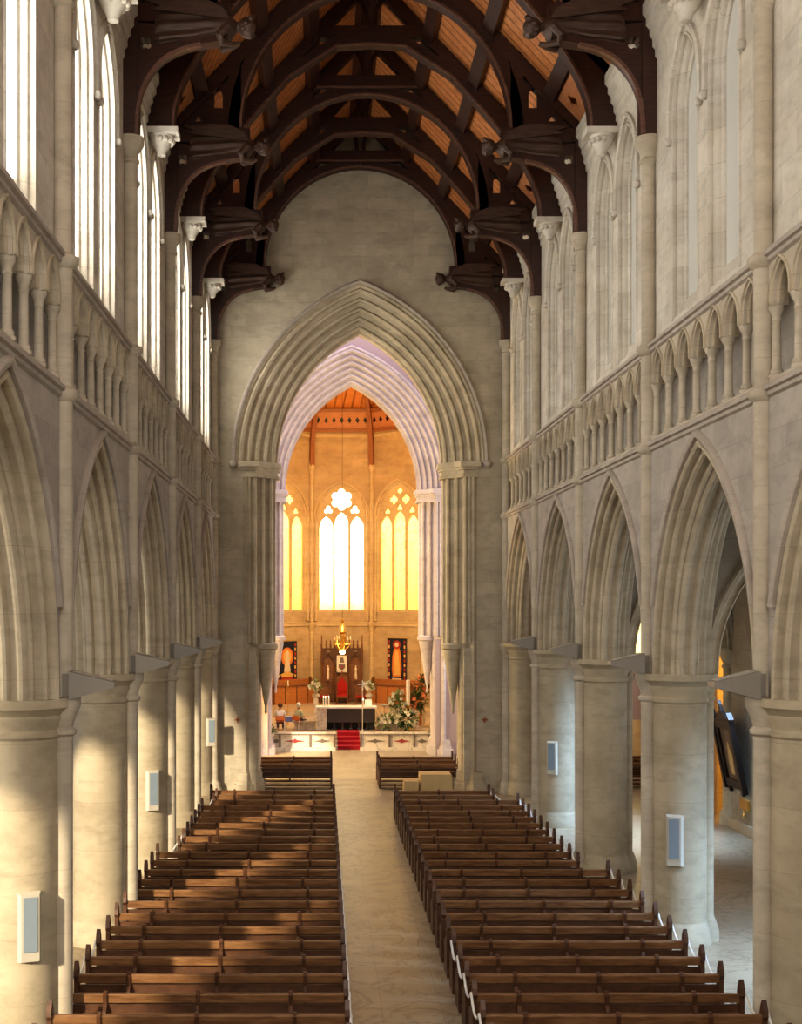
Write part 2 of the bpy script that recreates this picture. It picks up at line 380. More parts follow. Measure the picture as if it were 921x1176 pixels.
# string courses and triforium -----------------------------------------
def string(sg, z, name_, lab):
    mp = sidemap(sg)
    pr = [(0.0, z - .16), (.05, z - .13), (.05, z - .07), (.10, z - .05), (.10, z + .01), (.06, z + .05), (0, z + .06)]
    g = G(); rows = [[(CX + sg * (HW - p), y, zz) for p, zz in pr + [(-.1, z + .06), (-.1, z - .16)]] for y in (-3, WALL_Y)]
    g.strip(rows); struct(g.build(name_, 'hood'), lab, 'moulding')
string(-1, 10.0, 'trim_1', 'lower string course under the left triforium'); string(1, 10.0, 'trim_2', 'lower string course under the right triforium')
string(-1, 11.98, 'trim_3', 'upper string course under the left clerestory windows'); string(1, 11.98, 'trim_4', 'upper string course under the right clerestory windows')
NA = 7; W7 = 6.1 / NA
for side, sg in SIDES.items():
    for k in BAYS:
        yc = Y0 + BAY * (k + .5); mp = sidemap(sg, yc)
        t = thing('triforium_arcade', (CX + sg * HW, yc, 10.0), f'row of seven small arches on the {side} triforium, {ORD[k+1]} bay from the camera', 'arcade')
        out = [(-3.1, 11.18)]
        for j in range(NA):
            u0 = -3.05 + W7 * (j + .5)
            out += [(u0 + u, v) for u, v in arch_pts(.32, .48, 11.28, 11.18, 0, 7)]
        out += [(3.1, 11.18), (3.1, 12.0), (-3.1, 12.0)]
        G().plate([out], mp, .0, .24).build('arch_screen', 'shaft', t)
        mo = G()
        for j in range(NA):
            mpj = sidemap(sg, yc - 3.05 + W7 * (j + .5))
            mo.arch(mpj, .32, .48, 11.28, 11.2, [(.085, .0), (.08, -.03), (.05, -.035), (.04, .0), (.035, .05), (.0, .06), (-.03, .09), (-.03, .15), (0, .2)], 7)
        mo.build('arch_moulding', 'mould', t, True)
        G().box(*sorted((CX + sg * (HW), CX + sg * (HW + .45))), yc - 3.2, yc + 3.2, 9.98, 10.12).build('sill', 'shaft', t)
        for j in range(NA + 1):
            u = yc - 3.05 + W7 * j
            x = CX + sg * (HW + .1)
            G().lathe([(.12, 10.12), (.12, 10.17), (.09, 10.19), (.10, 10.23), (.07, 10.27), (.065, 10.95), (.08, 10.97), (.065, 11.0), (.075, 11.06), (.11, 11.12), (.12, 11.14), (.12, 11.2)], x, u, 10).build('colonnette', 'shaft', t, True)

# clerestory windows -----------------------------------------------------
wn = 0
for side, sg in SIDES.items():
    for k in BAYS:
        for q, u0 in enumerate((-1.1, 1.1)):
            yc = Y0 + BAY * (k + .5) + u0; mp = sidemap(sg, yc, HW + .10); wn += 1
            t = thing(f'window_{wn}', (CX + sg * HW, yc, 12.1), f'tall lancet window of the {side} clerestory, {("nearer","farther")[q]} of the pair in the {ORD[k+1]} bay', 'window', kind='structure')
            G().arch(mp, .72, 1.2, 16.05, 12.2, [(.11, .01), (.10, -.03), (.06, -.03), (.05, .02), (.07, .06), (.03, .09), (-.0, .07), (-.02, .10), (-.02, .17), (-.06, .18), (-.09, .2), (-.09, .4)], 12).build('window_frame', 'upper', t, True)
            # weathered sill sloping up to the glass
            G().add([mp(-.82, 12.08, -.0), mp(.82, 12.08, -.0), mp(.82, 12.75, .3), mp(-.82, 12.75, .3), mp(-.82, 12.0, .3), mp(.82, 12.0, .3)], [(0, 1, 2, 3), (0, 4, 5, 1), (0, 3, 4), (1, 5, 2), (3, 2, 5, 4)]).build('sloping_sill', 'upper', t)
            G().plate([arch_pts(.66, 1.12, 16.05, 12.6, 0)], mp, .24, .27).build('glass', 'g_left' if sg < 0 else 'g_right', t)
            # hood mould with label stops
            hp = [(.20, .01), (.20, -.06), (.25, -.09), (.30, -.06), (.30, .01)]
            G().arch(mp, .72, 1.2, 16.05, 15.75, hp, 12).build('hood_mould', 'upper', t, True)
            st = G()
            for s_ in (-1, 1): st.ball(mp(s_ * .97, 15.68, -.05), .09)
            st.build('label_stop', 'upper', t, True)
# cornice and stone corbels for the intermediate trusses
for side, sg in SIDES.items():
    pr = [(-.10, 17.72), (-.06, 17.76), (-.06, 17.9), (-.01, 17.96), (-.01, 18.1), (.05, 18.18), (.05, 18.3), (.12, 18.38), (.12, 18.52), (.19, 18.6), (.19, 18.8), (-.5, 18.8), (-.5, 17.72)]
    rows = [[(CX + sg * (HW - p), y, zz) for p, zz in pr] for y in (-3, WALL_Y)]
    struct(G().strip(rows).build('trim_' + ('5' if sg < 0 else '6'), 'upper'), f'stepped stone cornice under the roof, {side} side', 'cornice')
    for k in BAYS:
        y = Y0 + BAY * (k + .5)
        t = thing('roof_corbel', (CX + sg * HW, y, 16.9), f'carved stone corbel between the paired lancets, {side} side, {ORD[k+1]} bay', 'corbel')
        def blk(a, b, w, z0, z1): return G().box(*sorted((CX + sg * (HW + .15), CX + sg * (HW - b))), y - w, y + w, z0, z1)
        blk(0, .62, .28, 17.46, 17.6).build('abacus', 'upper', t)
        G().lathe([(.04, 17.0), (.10, 17.03), (.12, 17.12), (.22, 17.26), (.30, 17.46)], CX + sg * (HW - .22), y, 10).build('bell', 'upper', t, True)
        lf = G()
        for i in range(7):
            a = pi * i / 6; lf.ball((CX + sg * (HW - .22) - sg * .25 * sin(a), y + .25 * cos(a), 17.34), .07, 7, 5)
        lf.build('foliage_carving', 'upper', t, True)

# ---------------------------------------------------------------- roof
RS = 1.05
def rz(h): return 18.75 + RS * (5.6 - h)          # underside of the boards at half-width h
top = rz(0)
CEIL = {}
for side, sg in SIDES.items():
    vs = [(CX + sg * 5.75, -3.2, rz(5.75)), (CX, -3.2, top), (CX, WALL_Y + .1, top), (CX + sg * 5.75, WALL_Y + .1, rz(5.75))]
    g = G().add([*vs, *[(x, y, z + .25) for x, y, z in vs]], [(0, 1, 2, 3), (7, 6, 5, 4), (0, 4, 5, 1), (1, 5, 6, 2), (2, 6, 7, 3), (3, 7, 4, 0)])
    CEIL[side] = struct(g.build('ceiling', 'boards'), f'orange boarded underside of the nave roof, {side} slope', 'ceiling')
def curve_band(pts, wd, mp, y0, y1, g=None):
    """band of width wd on the outer side of a polyline"""
    g = g or G(); n = len(pts); nr = []
    for i in range(n):
        a = Vector(pts[max(0, i - 1)]); b = Vector(pts[min(n - 1, i + 1)]); d = (b - a).normalized(); nr.append(Vector((-d.y, d.x)))
    outer = [(pts[i][0] + nr[i].x * wd, pts[i][1] + nr[i].y * wd) for i in range(n)]
    for i in range(n - 1):
        q = [pts[i], pts[i + 1], outer[i + 1], outer[i]]
        g.add([mp(*p, y0) for p in q] + [mp(*p, y1) for p in q], [(0, 1, 2, 3), (7, 6, 5, 4), (0, 4, 5, 1), (2, 6, 7, 3)] + ([(0, 3, 7, 4)] if i == 0 else []) + ([(1, 5, 6, 2)] if i == n - 2 else []))
    return g
def tm(y, sg): return lambda u, v, t: (CX + sg * u, y + t, v)
def smoothpts(P, n=6):
    out = []
    for i in range(len(P) - 1):
        p0, p1, p2, p3 = P[max(0, i - 1)], P[i], P[i + 1], P[min(len(P) - 1, i + 2)]
        for j in range(n):
            t = j / n
            out.append(tuple(.5 * ((2 * p1[q]) + (-p0[q] + p2[q]) * t + (2 * p0[q] - 5 * p1[q] + 4 * p2[q] - p3[q]) * t * t + (-p0[q] + 3 * p1[q] - 3 * p2[q] + p3[q]) * t ** 3) for q in (0, 1)))
    out.append(P[-1]); return out
def angel(y, sg, parent):
    """robed angel lying along the hammer beam, head toward the nave"""
    st = [(4.72, .20, .30, 18.28), (4.62, .27, .37, 18.30), (4.3, .25, .34, 18.33), (3.95, .22, .31, 18.36), (3.65, .21, .27, 18.40), (3.45, .24, .25, 18.40), (3.25, .27, .24, 18.40), (3.15, .19, .17, 18.42), (3.08, .09, .09, 18.44), (3.02, .09, .1, 18.43),
          (2.98, .13, .14, 18.40), (2.90, .155, .17, 18.38), (2.80, .14, .16, 18.36), (2.73, .08, .09, 18.35)]
    n = 54; rows = []
    for u, ry, rz_, zc in st:
        row = []
        for j in range(n + 1):
            a = 2 * pi * j / n; f = 1 + (.15 * sin(a * 9) if u > 3.5 else 0)
            row.append((CX + sg * u, y + ry * f * cos(a), zc + rz_ * f * sin(a)))
        rows.append(row)
    g = G().strip(rows); g.add(rows[0][:-1], [tuple(range(n))]); g.add(rows[-1][:-1], [tuple(range(n))])
    for s_ in (-1, 1):   # arms folded in prayer, hands toward the chin
        g.tube([(CX + sg * 3.25, y + s_ * .24, 18.36), (CX + sg * 3.42, y + s_ * .27, 18.16), (CX + sg * 3.38, y + s_ * .16, 18.06), (CX + sg * 3.15, y + s_ * .05, 18.06), (CX + sg * 3.02, y + s_ * .03, 18.10)], [.09, .09, .075, .055, .03], 8)
    a = g.build('angel_carving', 'angel', parent, True)
    h = G().ball((CX + sg * 2.88, y, 18.43), .19, 12, 8, (1, 1, 1))
    for i in range(10): h.ball((CX + sg * (2.86 + .09 * cos(i)), y + .17 * cos(i * 2 * pi / 10), 18.44 + .17 * sin(i * 2 * pi / 10)), .06, 6, 4)
    h.build('hair', 'angel', a, True)
    for s_ in (-1, 1):
        w = [(3.2, 18.5), (3.35, 18.72), (3.7, 18.9), (4.2, 18.92), (4.9, 18.86), (4.6, 18.76), (4.75, 18.68), (4.3, 18.64), (3.7, 18.56)]
        G().plate([w], lambda u, v, t: (CX + sg * u, y + s_ * (.2 + t), v), 0, .05).build('wing', 'angel', a)
    sk = G()   # fluttering hem
    sk.plate([[(4.75, 18.35), (4.78, 17.9), (4.62, 17.72), (4.45, 17.85), (4.2, 17.98), (3.9, 18.1), (3.9, 18.3)]], tm(y, sg), -.1, .1)
    sk.build('robe_hem', 'angel', a)
def crown(t, y, th=.15):
    for sg in (-1, 1):   # crescent struts above the collar
        P = smoothpts([(.18, 22.98), (.25, 23.5), (.62, 23.95), (1.0, 23.72)], 4)
        curve_band(P, .13, tm(y, sg), -.08, .08).build('curved_strut', 'truss', t)
def main_truss(k, y):
    near = {0: 'above the nearest piers', 1: 'above the second piers', 2: 'above the third piers', 3: 'above the fourth piers', 4: 'against the chancel arch wall'}[k]
    t = thing('roof_truss', (CX, y, 16.2), f'dark hammerbeam roof truss with carved angels, {near}', 'roof truss')
    for side, sg in SIDES.items():
        mp = tm(y, sg)
        # wall post and solid bracket with a quatrefoil piercing
        P = smoothpts([(5.12, 16.22), (5.08, 16.8), (4.92, 17.3), (4.6, 17.72), (4.2, 17.95), (3.8, 18.05)], 5)
        loop = P + [(3.3, 18.12), (3.3, 18.3), (5.36, 18.5), (5.36, 16.22)]
        br = G().plate([loop, foil(4.90, 18.06, .14, 4, pi / 4)], mp, -.16, .16).build('curved_bracket', 'truss', t)
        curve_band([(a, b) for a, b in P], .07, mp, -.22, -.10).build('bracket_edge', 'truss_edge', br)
        G().plate([rect(5.06, 5.36, 16.22, 19.0)], mp, -.2, .2).build('wall_post', 'truss', t)
        G().plate([rect(3.2, 5.36, 18.5, 18.86)], mp, -.17, .17).build('hammer_beam', 'truss', t)
        G().plate([rect(3.42, 3.74, 18.86, rz(3.6))], mp, -.15, .15).build('hammer_post', 'truss', t)
        # principal rafter
        G().plate([[(5.5, rz(5.5) - .05), (0, top - .05), (0, top - .55), (5.5, rz(5.5) - .5)]], mp, -.16, .16).build('principal_rafter', 'truss', t)
        # great arched brace
        arc = [(3.40 * cos(a) if a < pi / 2 - .01 else 0, 18.86 + 3.52 * sin(a)) for a in [pi / 2 * i / 16 for i in range(17)]]
        curve_band([(u, v) for u, v in arc], -.34, mp, -.15, .15).build('arched_brace', 'truss', t)
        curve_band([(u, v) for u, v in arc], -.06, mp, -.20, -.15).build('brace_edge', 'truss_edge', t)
        # pierced spandrel behind the hammer post and between brace and rafter
        sp = [(3.74, 18.9), (5.1, 18.9), (3.74, rz(3.74) - .55)]
        G().plate([sp, circ(4.5, 19.12, .11, 3, pi / 2), [(4.0 + u, 19.4 + v) for u, v in arch_pts(.11, .22, .3, 0, 0, 5)]], mp, -.06, .06).build('pierced_spandrel', 'truss', t)
        # long inner rafter brace, wall plate to collar
        pp = smoothpts([(5.05, 18.86), (4.2, 19.95), (3.2, 21.0), (2.2, 22.0), (1.5, 22.7)], 3)
        curve_band(pp, -.22, mp, -.1, .1).build('inner_rafter', 'truss', t)
        angel(y - .02, sg, t)
    G().plate([[(-1.75, 22.62), (1.75, 22.62), (1.62, 22.98), (-1.62, 22.98)]], endmap(y), -.17, .17).build('collar_beam', 'truss', t)
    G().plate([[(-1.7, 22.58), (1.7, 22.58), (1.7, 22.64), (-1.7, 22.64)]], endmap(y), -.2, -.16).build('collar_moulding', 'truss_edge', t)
    crown(t, y)
def mid_truss(k, y):
    t = thing('rafter_truss', (CX, y, 17.6), f'intermediate arched roof truss standing on stone corbels, {ORD[k]} from the camera', 'roof truss')
    for side, sg in SIDES.items():
        mp = tm(y, sg)
        P = [(4.72, 17.6), (4.68, 18.1), (4.45, 18.75), (4.0, 19.5)] 
        P = smoothpts(P + [(3.2, 20.5), (2.24, 21.55)], 4) + [(0.95, 22.38), (0, 22.45)]
        out = [(5.4, 17.6), (5.4, rz(5.4) - .3)]
        br = curve_band(P, -.30, mp, -.15, .15).build('arched_brace', 'truss', t)
        curve_band(P, -.06, mp, -.2, -.15).build('brace_edge', 'truss_edge', br)
        G().plate([[(4.76, 17.6), (5.36, 17.6), (5.36, 19.05), (4.3, 19.9), (4.1, 19.5), (4.5, 18.75), (4.72, 18.1)]], mp, -.14, .14).build('wall_post', 'truss', t)
        G().plate([[(5.5, rz(5.5) - .05), (0, top - .05), (0, top - .5), (5.5, rz(5.5) - .45)]], mp, -.14, .14).build('principal_rafter', 'truss', t)
    G().plate([[(-1.75, 22.66), (1.75, 22.66), (1.62, 22.98), (-1.62, 22.98)]], endmap(y), -.16, .16).build('collar_beam', 'truss', t)
    crown(t, y)
for k in range(0, 5): main_truss(k, Y0 + BAY * k if k < 4 else WALL_Y - .24)
for k in range(0, 4): mid_truss(k, Y0 + BAY * (k + .5))
# longitudinal purlins, common rafters and pierced frieze panels
for side, sg in SIDES.items():
    for j, h in enumerate((4.55, 3.0, 1.75, .25)):
        z = rz(h) - .02
        d = .26
        q = [(h + .13, rz(h + .13)), (h - .13, rz(h - .13)), (h - .13 - .18, rz(h - .13) - .2), (h + .13 - .18, rz(h + .13) - .2)]
        g = G().plate([q], lambda u, v, t: (CX + sg * u, t, v), 5, WALL_Y - .1)
        g.build('purlin', 'truss', CEIL[side])
    for k in range(0, 4):
        for q2, (a, b) in enumerate(((k, k + .5), (k + .5, k + 1))):
            ya, yb = Y0 + BAY * a + .2, Y0 + BAY * b - .2
            if k == 3 and q2 == 1: yb -= .3
            t = CEIL[side]
            # frieze panel with three round piercings, leaning on the slope above the cornice
            L = yb - ya; W = .9
            dv = Vector((-sin(pi / 4), cos(pi / 4)))
            holes = [foil(L * f_, .45, .2, 4) for f_ in (.2, .5, .8)]
            fp = G().plate([rect(0, L, 0, W)] + holes, lambda u, v, tt: (CX + sg * (5.2 - v * .69), ya + u, 18.98 + v * .72 - tt), -.03, .03)
            fp.build('pierced_frieze', 'boards_pale', t)
            G().plate([rect(0, L, W, W + .16)], lambda u, v, tt: (CX + sg * (5.2 - v * .69), ya + u, 18.98 + v * .72 - tt), -.05, .08).build('frieze_rail', 'truss', t)

# ---------------------------------------------------------------- chancel arch wall
def notch(hw, zs_, sp, h, o, ztop, xl, xr):
    a = arch_pts(sp, h, zs_, 5.2, o, 20)
    lo = hw
    a = [p for p in a if p[1] > 5.3]
    return [(xl, 0), (-lo, 0), (-lo, 5.2), (-4.0, 5.2), (-4.0, zs_ - .1)] + a + [(4.0, zs_ - .1), (4.0, 5.2), (lo, 5.2), (lo, 0), (xr, 0), (xr, ztop), (xl, ztop)]
def chancel_arch(y, th, mat, wallmat, lab, xc, wl, wr, ztop, orders):
    SPZ = 11.9
    mp = endmap(y, xc)
    n = notch(3.75, SPZ, 3.0, 4.8, orders, ztop, wl, wr)
    return mp, G().plate([n], mp, 0, th)
mp, g = chancel_arch(WALL_Y, 1.3, 'mould', 'ashlar_end', '', CX, -5.35, 5.35, 25, 1.5)
struct(g.build('wall_back', 'ashlar_end'), 'tall ashlar wall above and beside the great chancel arch', 'wall')
def order_prof(O, D, n=5):
    """stepped roll-and-hollow mouldings from offset O at the face to 0 at depth D"""
    pr = [(O + .02, 0), (O, -.05), (O - .06, -.07), (O - .1, 0)]
    so = (O - .1) / n; sd = D / n
    for i in range(n):
        o0 = O - .1 - so * i; t0 = sd * i
        pr += [(o0 - so * .1, t0 + .02), (o0 - so * .35, t0 - .05), (o0 - so * .6, t0 - .01), (o0 - so * .68, t0 + sd * .35), (o0 - so * .55, t0 + sd * .7), (o0 - so * .8, t0 + sd * .95), (o0 - so * 1.0, t0 + sd)]
    return pr
def great_arch(y, mat, lab, xc, O=1.5, D=.9, thick=1.3, n=5, hoodz=12.2):
    t = thing('chancel_arch', (xc, y, 0), lab, 'arch'); mp = endmap(y, xc)
    pr = order_prof(O, D, n); pr += [(0, thick)]
    G().arch(mp, 3.0, 4.8, 11.9, 11.9, pr, 26).build('moulded_order', mat, t, True)
    if hoodz:
        hp = [(O, 0), (O, -.12), (O + .07, -.16), (O + .14, -.1), (O + .14, 0)]
        hd = G().arch(mp, 3.0, 4.8, 11.9, 11.9, hp, 26)
        for s_ in (-1, 1): hd.ball(mp(s_ * (3.07 + O), 11.82, -.08), .16)
        hd.build('hood_mould', 'hood' if mat == 'mould' else mat, t, True)
    for s_ in (-1, 1):
        mps = lambda u, v, tt, s_=s_: (xc + s_ * u, y + tt, v)
        # jamb with clustered shafts
        j = G(); pr2 = order_prof(O * .62, D, 3); pr2 = [(3.08 + o, tt) for o, tt in pr2] 
        zlo = 5.35
        j.strip([[mps(o, z, tt) for o, tt in pr2] + [mps(3.08, z, thick)] for z in (zlo, 11.4)])
        j.build('shaft_cluster', mat, t, True)
        c = G()
        for z0, z1, e in ((11.35, 11.45, .06), (11.45, 11.62, .0), (11.62, 11.72, .07), (11.72, 11.92, .14)):
            q = [(3.0 - e * .9, thick), (3.0 - e * .9, D * .8), (3.2 - e, D * .55), (3.55 - e, D * .25), (3.75 - e, -.02 - e), (3.0 + O * .8 + e, -.02 - e), (3.0 + O * .8 + e, thick)]
            c.plate([q], lambda u, v, w, s_=s_: (xc + s_ * u, y + v, w), z0, z1)
        c.build('capital', mat, t)
        # corbel ending the inner shafts
        k = G(); kc = (xc + s_ * 3.42, y + D * .75)
        k.lathe([(.02, 2.75), (.06, 2.85), (.04, 3.0), (.10, 3.3), (.2, 4.0), (.30, 4.7), (.36, 5.0), (.36, 5.1), (.44, 5.16), (.44, 5.3), (.36, 5.36)], kc[0], kc[1], 14, 1, 1.1)
        k.build('corbel', mat, t, True)
        # lower respond: outer shaft to the floor with a spreading base
        lo = G()
        pr3 = [(3.75, thick), (3.62, thick * .9), (3.62, D * .5), (3.68, D * .3), (3.95, .12), (4.02, -.04), (4.1, -.10), (4.18, -.04), (4.22, .03)]
        lo.strip([[mps(o + .0, z, tt) for o, tt in pr3] for z in (.7, 11.4)])
        lo.strip([[mps(o - .0, z, tt) for o, tt in pr3] for z in (.7, .701)])
        lo.build('respond', mat, t, True)
        b = G()
        for z0, z1, e in ((0, .3, .16), (.3, .42, .1), (.42, .62, .05), (.62, .72, .02)):
            q = [(3.6 - e, thick), (3.6 - e, D * .5 - e), (3.95, .05 - e), (4.05, -.1 - e), (4.35 + e, -.1 - e), (4.35 + e, .05), (5.25, .0), (5.25, thick)]
            b.plate([q], lambda u, v, w, s_=s_: (xc + s_ * u, y + v, w), z0, z1)
        b.build('plinth', mat, t)
    return t
great_arch(WALL_Y, 'mould', 'great pointed stone arch at the end of the nave with many mouldings', CX)
Y2 = 55.0
X2 = 1.32
mp, g = chancel_arch(Y2, 1.5, '', '', '', X2, -13, 13.2, 24, 1.5)
struct(g.build('wall_back', 'mauve'), 'mauve plastered wall above the inner sanctuary arch', 'wall')
great_arch(Y2, 'lav_lit', 'inner pointed arch framing the sanctuary, lavender light coloured into its stone', X2, 1.5, .9, 1.5, 6, None)
# crossing: ceiling and transept side walls
struct(G().box(-12, 15, WALL_Y + .9, Y2 + .5, 22, 22.3).build('ceiling', 'mauve'), 'dark ceiling above the crossing', 'ceiling')
for side, sg in SIDES.items():
    x = CX + sg * 13
    struct(G().box(*sorted((x, x + sg * .4)), WALL_Y, Y2 + 1, 0, 24).build('wall_' + side, 'aisle'), f'far end wall of the {side} transept', 'wall')
    # west walls of the transepts above the aisles
    a, b = sorted((CX + sg * 5.3, CX + sg * 13))
    struct(G().box(a, b, WALL_Y + .2, WALL_Y + .9, 9.6, 24).build('wall_front', 'aisle'), f'wall above the {side} aisle end arch', 'wall')

# ---------------------------------------------------------------- apse
AX, AY = 1.17, 74.0
hwA = 1.83
ang = radians(36)
nodes = [(AX + hwA, AY)]
p = Vector((AX + hwA, AY)); d = 0
for i, a in enumerate((ang, 2 * ang)):
    p = p + Vector((cos(a), -sin(a))) * 2 * hwA; nodes.append((p.x, p.y))
left_nodes = [(2 * AX - x, y) for x, y in nodes]
ring = left_nodes[::-1] + nodes          # six corners, left to right
def segmap(a, b):
    a = Vector(a); b = Vector(b); dd = (b - a).normalized(); nrm = Vector((-dd.y, dd.x))   # outward
    mid = (a + b) / 2
    return lambda u, v, t: (mid.x + dd.x * u + nrm.x * t, mid.y + dd.y * u + nrm.y * t, v)
ZF = .94
segs = [(ring[i], ring[i + 1]) for i in range(5)]
names = ['far left', 'left', 'centre', 'right', 'far right']
for i, (a, b) in enumerate(segs):
    mp = segmap(a, b)
    loops = [rect(-hwA, hwA, 0, 18.6), arch_pts(1.42, 1.95, 11.95, 6.3, .1)]
    w = G().plate(loops, mp, 0, .5)
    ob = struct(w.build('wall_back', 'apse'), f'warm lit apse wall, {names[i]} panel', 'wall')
    # dado string, window sill string, cornice
    tr = G()
    for z, e, hh in ((5.45, .08, .14), (5.62, .04, .08), (16.75, .12, .22), (17.0, .2, .16)):
        tr.plate([rect(-hwA - .03, hwA + .03, z, z + hh)], mp, -e, .02)
    tr.build('string_course', 'apse_trim', ob)
    if i in (1, 2, 3):
        wn += 1
        t = thing(f'window_{wn}', mp(0, 6.3, 0), f'three-light traceried apse window with glowing yellow glass, {names[i]} one', 'window', kind='structure')
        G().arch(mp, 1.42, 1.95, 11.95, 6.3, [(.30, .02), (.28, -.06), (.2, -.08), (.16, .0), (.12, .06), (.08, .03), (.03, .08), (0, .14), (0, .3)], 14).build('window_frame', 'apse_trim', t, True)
        # tracery plate
        out = arch_pts(1.42, 1.95, 11.95, 6.3, .02, 14)
        lights = []
        for u0 in (-.93, 0, .93):
            L = arch_pts(.40, .68, 11.35 if u0 else 11.6, 6.42, 0, 6)
            lights.append([(u0 + u, v) for u, v in L])
        if i == 2:
            lights += [foil(0, 13.05, .66, 6, pi / 6), foil(-.80, 12.42, .27, 3, pi / 2), foil(.80, 12.42, .27, 3, pi / 2)]
        else:
            lights += [foil(0, 12.48, .22, 3, pi / 2), foil(-.42, 12.98, .30, 4, 0), foil(.42, 12.98, .30, 4, 0), foil(0, 13.48, .2, 4, 0), foil(-.86, 12.3, .22, 3, pi / 2), foil(.86, 12.3, .22, 3, pi / 2)]
        G().plate([out] + lights, mp, .16, .3).build('tracery', 'apse_trim', t)
        G().plate([arch_pts(1.42, 1.95, 11.95, 6.35, 0, 14)], mp, .33, .37).build('glass', 'g_apse' if i == 2 else 'g_apse_side', t)
        for s_ in (-1, 1):
            c = mp(s_ * 1.55, 0, -.06)
            G().lathe([(.10, 5.75), (.12, 5.8), (.07, 5.95), (.065, 11.6), (.1, 11.65), (.07, 11.7), (.13, 11.9), (.13, 12.0)], c[0], c[1], 10).build('nook_shaft', 'apse_trim', t, True)
for i, (x, y) in enumerate(ring):
    if i in (0, 5): continue
    lab = ['', 'outer left', 'inner left', 'inner right', 'outer right'][i]
    t = thing('apse_shaft', (x, y - .1, ZF), f'slender stone shaft between apse panels, {lab}', 'column')
    cc = Vector((AX, AY - 5.6)); dv = (cc - Vector((x, y))).normalized(); sx, sy = x + dv.x * .1, y + dv.y * .1
    G().lathe([(.22, ZF), (.22, 1.2), (.14, 1.4), (.12, 4.95), (.17, 5.0), (.13, 5.05), (.2, 5.4), (.24, 5.45), (.24, 5.6), (.13, 5.7), (.12, 14.6), (.17, 14.65), (.13, 14.7), (.22, 15.0), (.22, 15.1)], sx, sy, 14).build('column_shaft', 'apse_trim', t, True)
    P = [(.2, 15.1), (.24, 16.4), (.42, 17.2), (.80, 18.3), (1.5, 19.7), (3.2, 21.2), (5.2, 22.2)]
    g = G(); tv = Vector((-dv.y, dv.x)); rows = []
    for rr, z in P:
        c = Vector((sx, sy)) + dv * rr
        rows.append([(c.x + tv.x * .13, c.y + tv.y * .13, z - .1), (c.x - tv.x * .13, c.y - tv.y * .13, z - .1), (c.x - tv.x * .13 - dv.x * .25, c.y - tv.y * .13 - dv.y * .25, z + .25), (c.x + tv.x * .13 - dv.x * .25, c.y + tv.y * .13 - dv.y * .25, z + .25), (c.x + tv.x * .13, c.y + tv.y * .13, z - .1)])
    g.strip(rows)
    g.build('roof_rib', 'apse_beam', t)
for i, (a, b) in enumerate(segs):
    mp = segmap(a, b)
    # timber frieze with a row of diamond piercings, leaning inward
    L = hwA * .96
    dia = []
    if 1 <= i <= 3:
        for q in range(7):
            u = -L + .3 + (2 * L - .6) * q / 6; dia.append([(u - .13, .62), (u, .42), (u + .13, .62), (u, .82)])
    fm = lambda u, v, t, mp=mp: mp(u * (1 - .06 * v), 17.15 + v * .95, -.25 - v * .3 + t)
    c = (AX, AY - 5.6, 22.6)
    pa, pb = mp(-hwA, 18.3, -.3), mp(hwA, 18.3, -.3)
    ce = struct(G().add([pa, pb, c], [(0, 1, 2)]).build('ceiling', 'apse_roof', fix=False), f'orange boarded apse ceiling, {names[i]} facet', 'ceiling')
    f_ = G().plate([rect(-L, L, .0, 1.15)] + dia, fm, 0, .06).build('timber_frieze', 'boards_pale', ce)
    G().plate([rect(-L, L, -.12, .1)], fm, -.12, .1).build('lower_rail', 'apse_beam', f_)
    G().plate([rect(-L, L, 1.1, 1.3)], fm, -.1, .1).build('upper_rail', 'apse_beam', f_)
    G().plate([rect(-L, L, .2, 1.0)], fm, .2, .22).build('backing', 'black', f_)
# chancel side walls and ceiling up to the second arch
for side, sg in SIDES.items():
    x = ring[5][0] if sg > 0 else ring[0][0]; y = ring[0][1]
    struct(G().box(*sorted((x, x + sg * .4)), Y2 + 1.3, y + .3, 0, 18.6).build('wall_' + side, 'apse'), f'{side} side wall of the sanctuary', 'wall')
    struct(G().add([(x, Y2 + 1, 18.3), (AX, Y2 + 1, 22.6), (AX, AY - 5.6, 22.6), (x, y, 18.3)], [(0, 1, 2, 3)]).build('ceiling', 'apse_roof', fix=False), f'{side} slope of the sanctuary ceiling', 'ceiling')
# sanctuary floors, steps with red carpet
SX0, SX1 = -4.6, 7.0
g = G()
tr = [(57.35, .15), (57.95, .30), (58.55, .45), (59.15, .60)]
st = thing('sanctuary_steps', (1.2, 57.35, 0), 'flight of four shallow steps up to the altar', 'steps')
for i, (y, z) in enumerate(tr):
    G().box(.55, 1.95, y, 59.8, z - .15, z).build('step', 'sfloor', st)
carp = G()
P = []
for y, z in tr: P += [(y - .015, z - .15), (y - .015, z + .012)]
P += [(61.2, .612)]
carp.strip([[(x, y, z) for y, z in P] for x in (.72, 1.78)])
tag(carp.build('carpet_runner', 'carpet', fix=False), 'red carpet runner laid down the altar steps', 'carpet')
struct(G().box(SX0, .55, 57.6, 60, 0, .6).box(1.95, SX1, 57.6, 60, 0, .6).box(SX0, SX1, 59.8, 67, 0, .6).box(SX0, SX1, 67, 75, 0, .94).build('floor', 'sfloor'), 'raised marble floor of the sanctuary', 'floor')

# ---------------------------------------------------------------- side aisles
OWL, OWR = -9.4, 12.5
def aisle_windows(k): return Y0 + BAY * (k + .5)
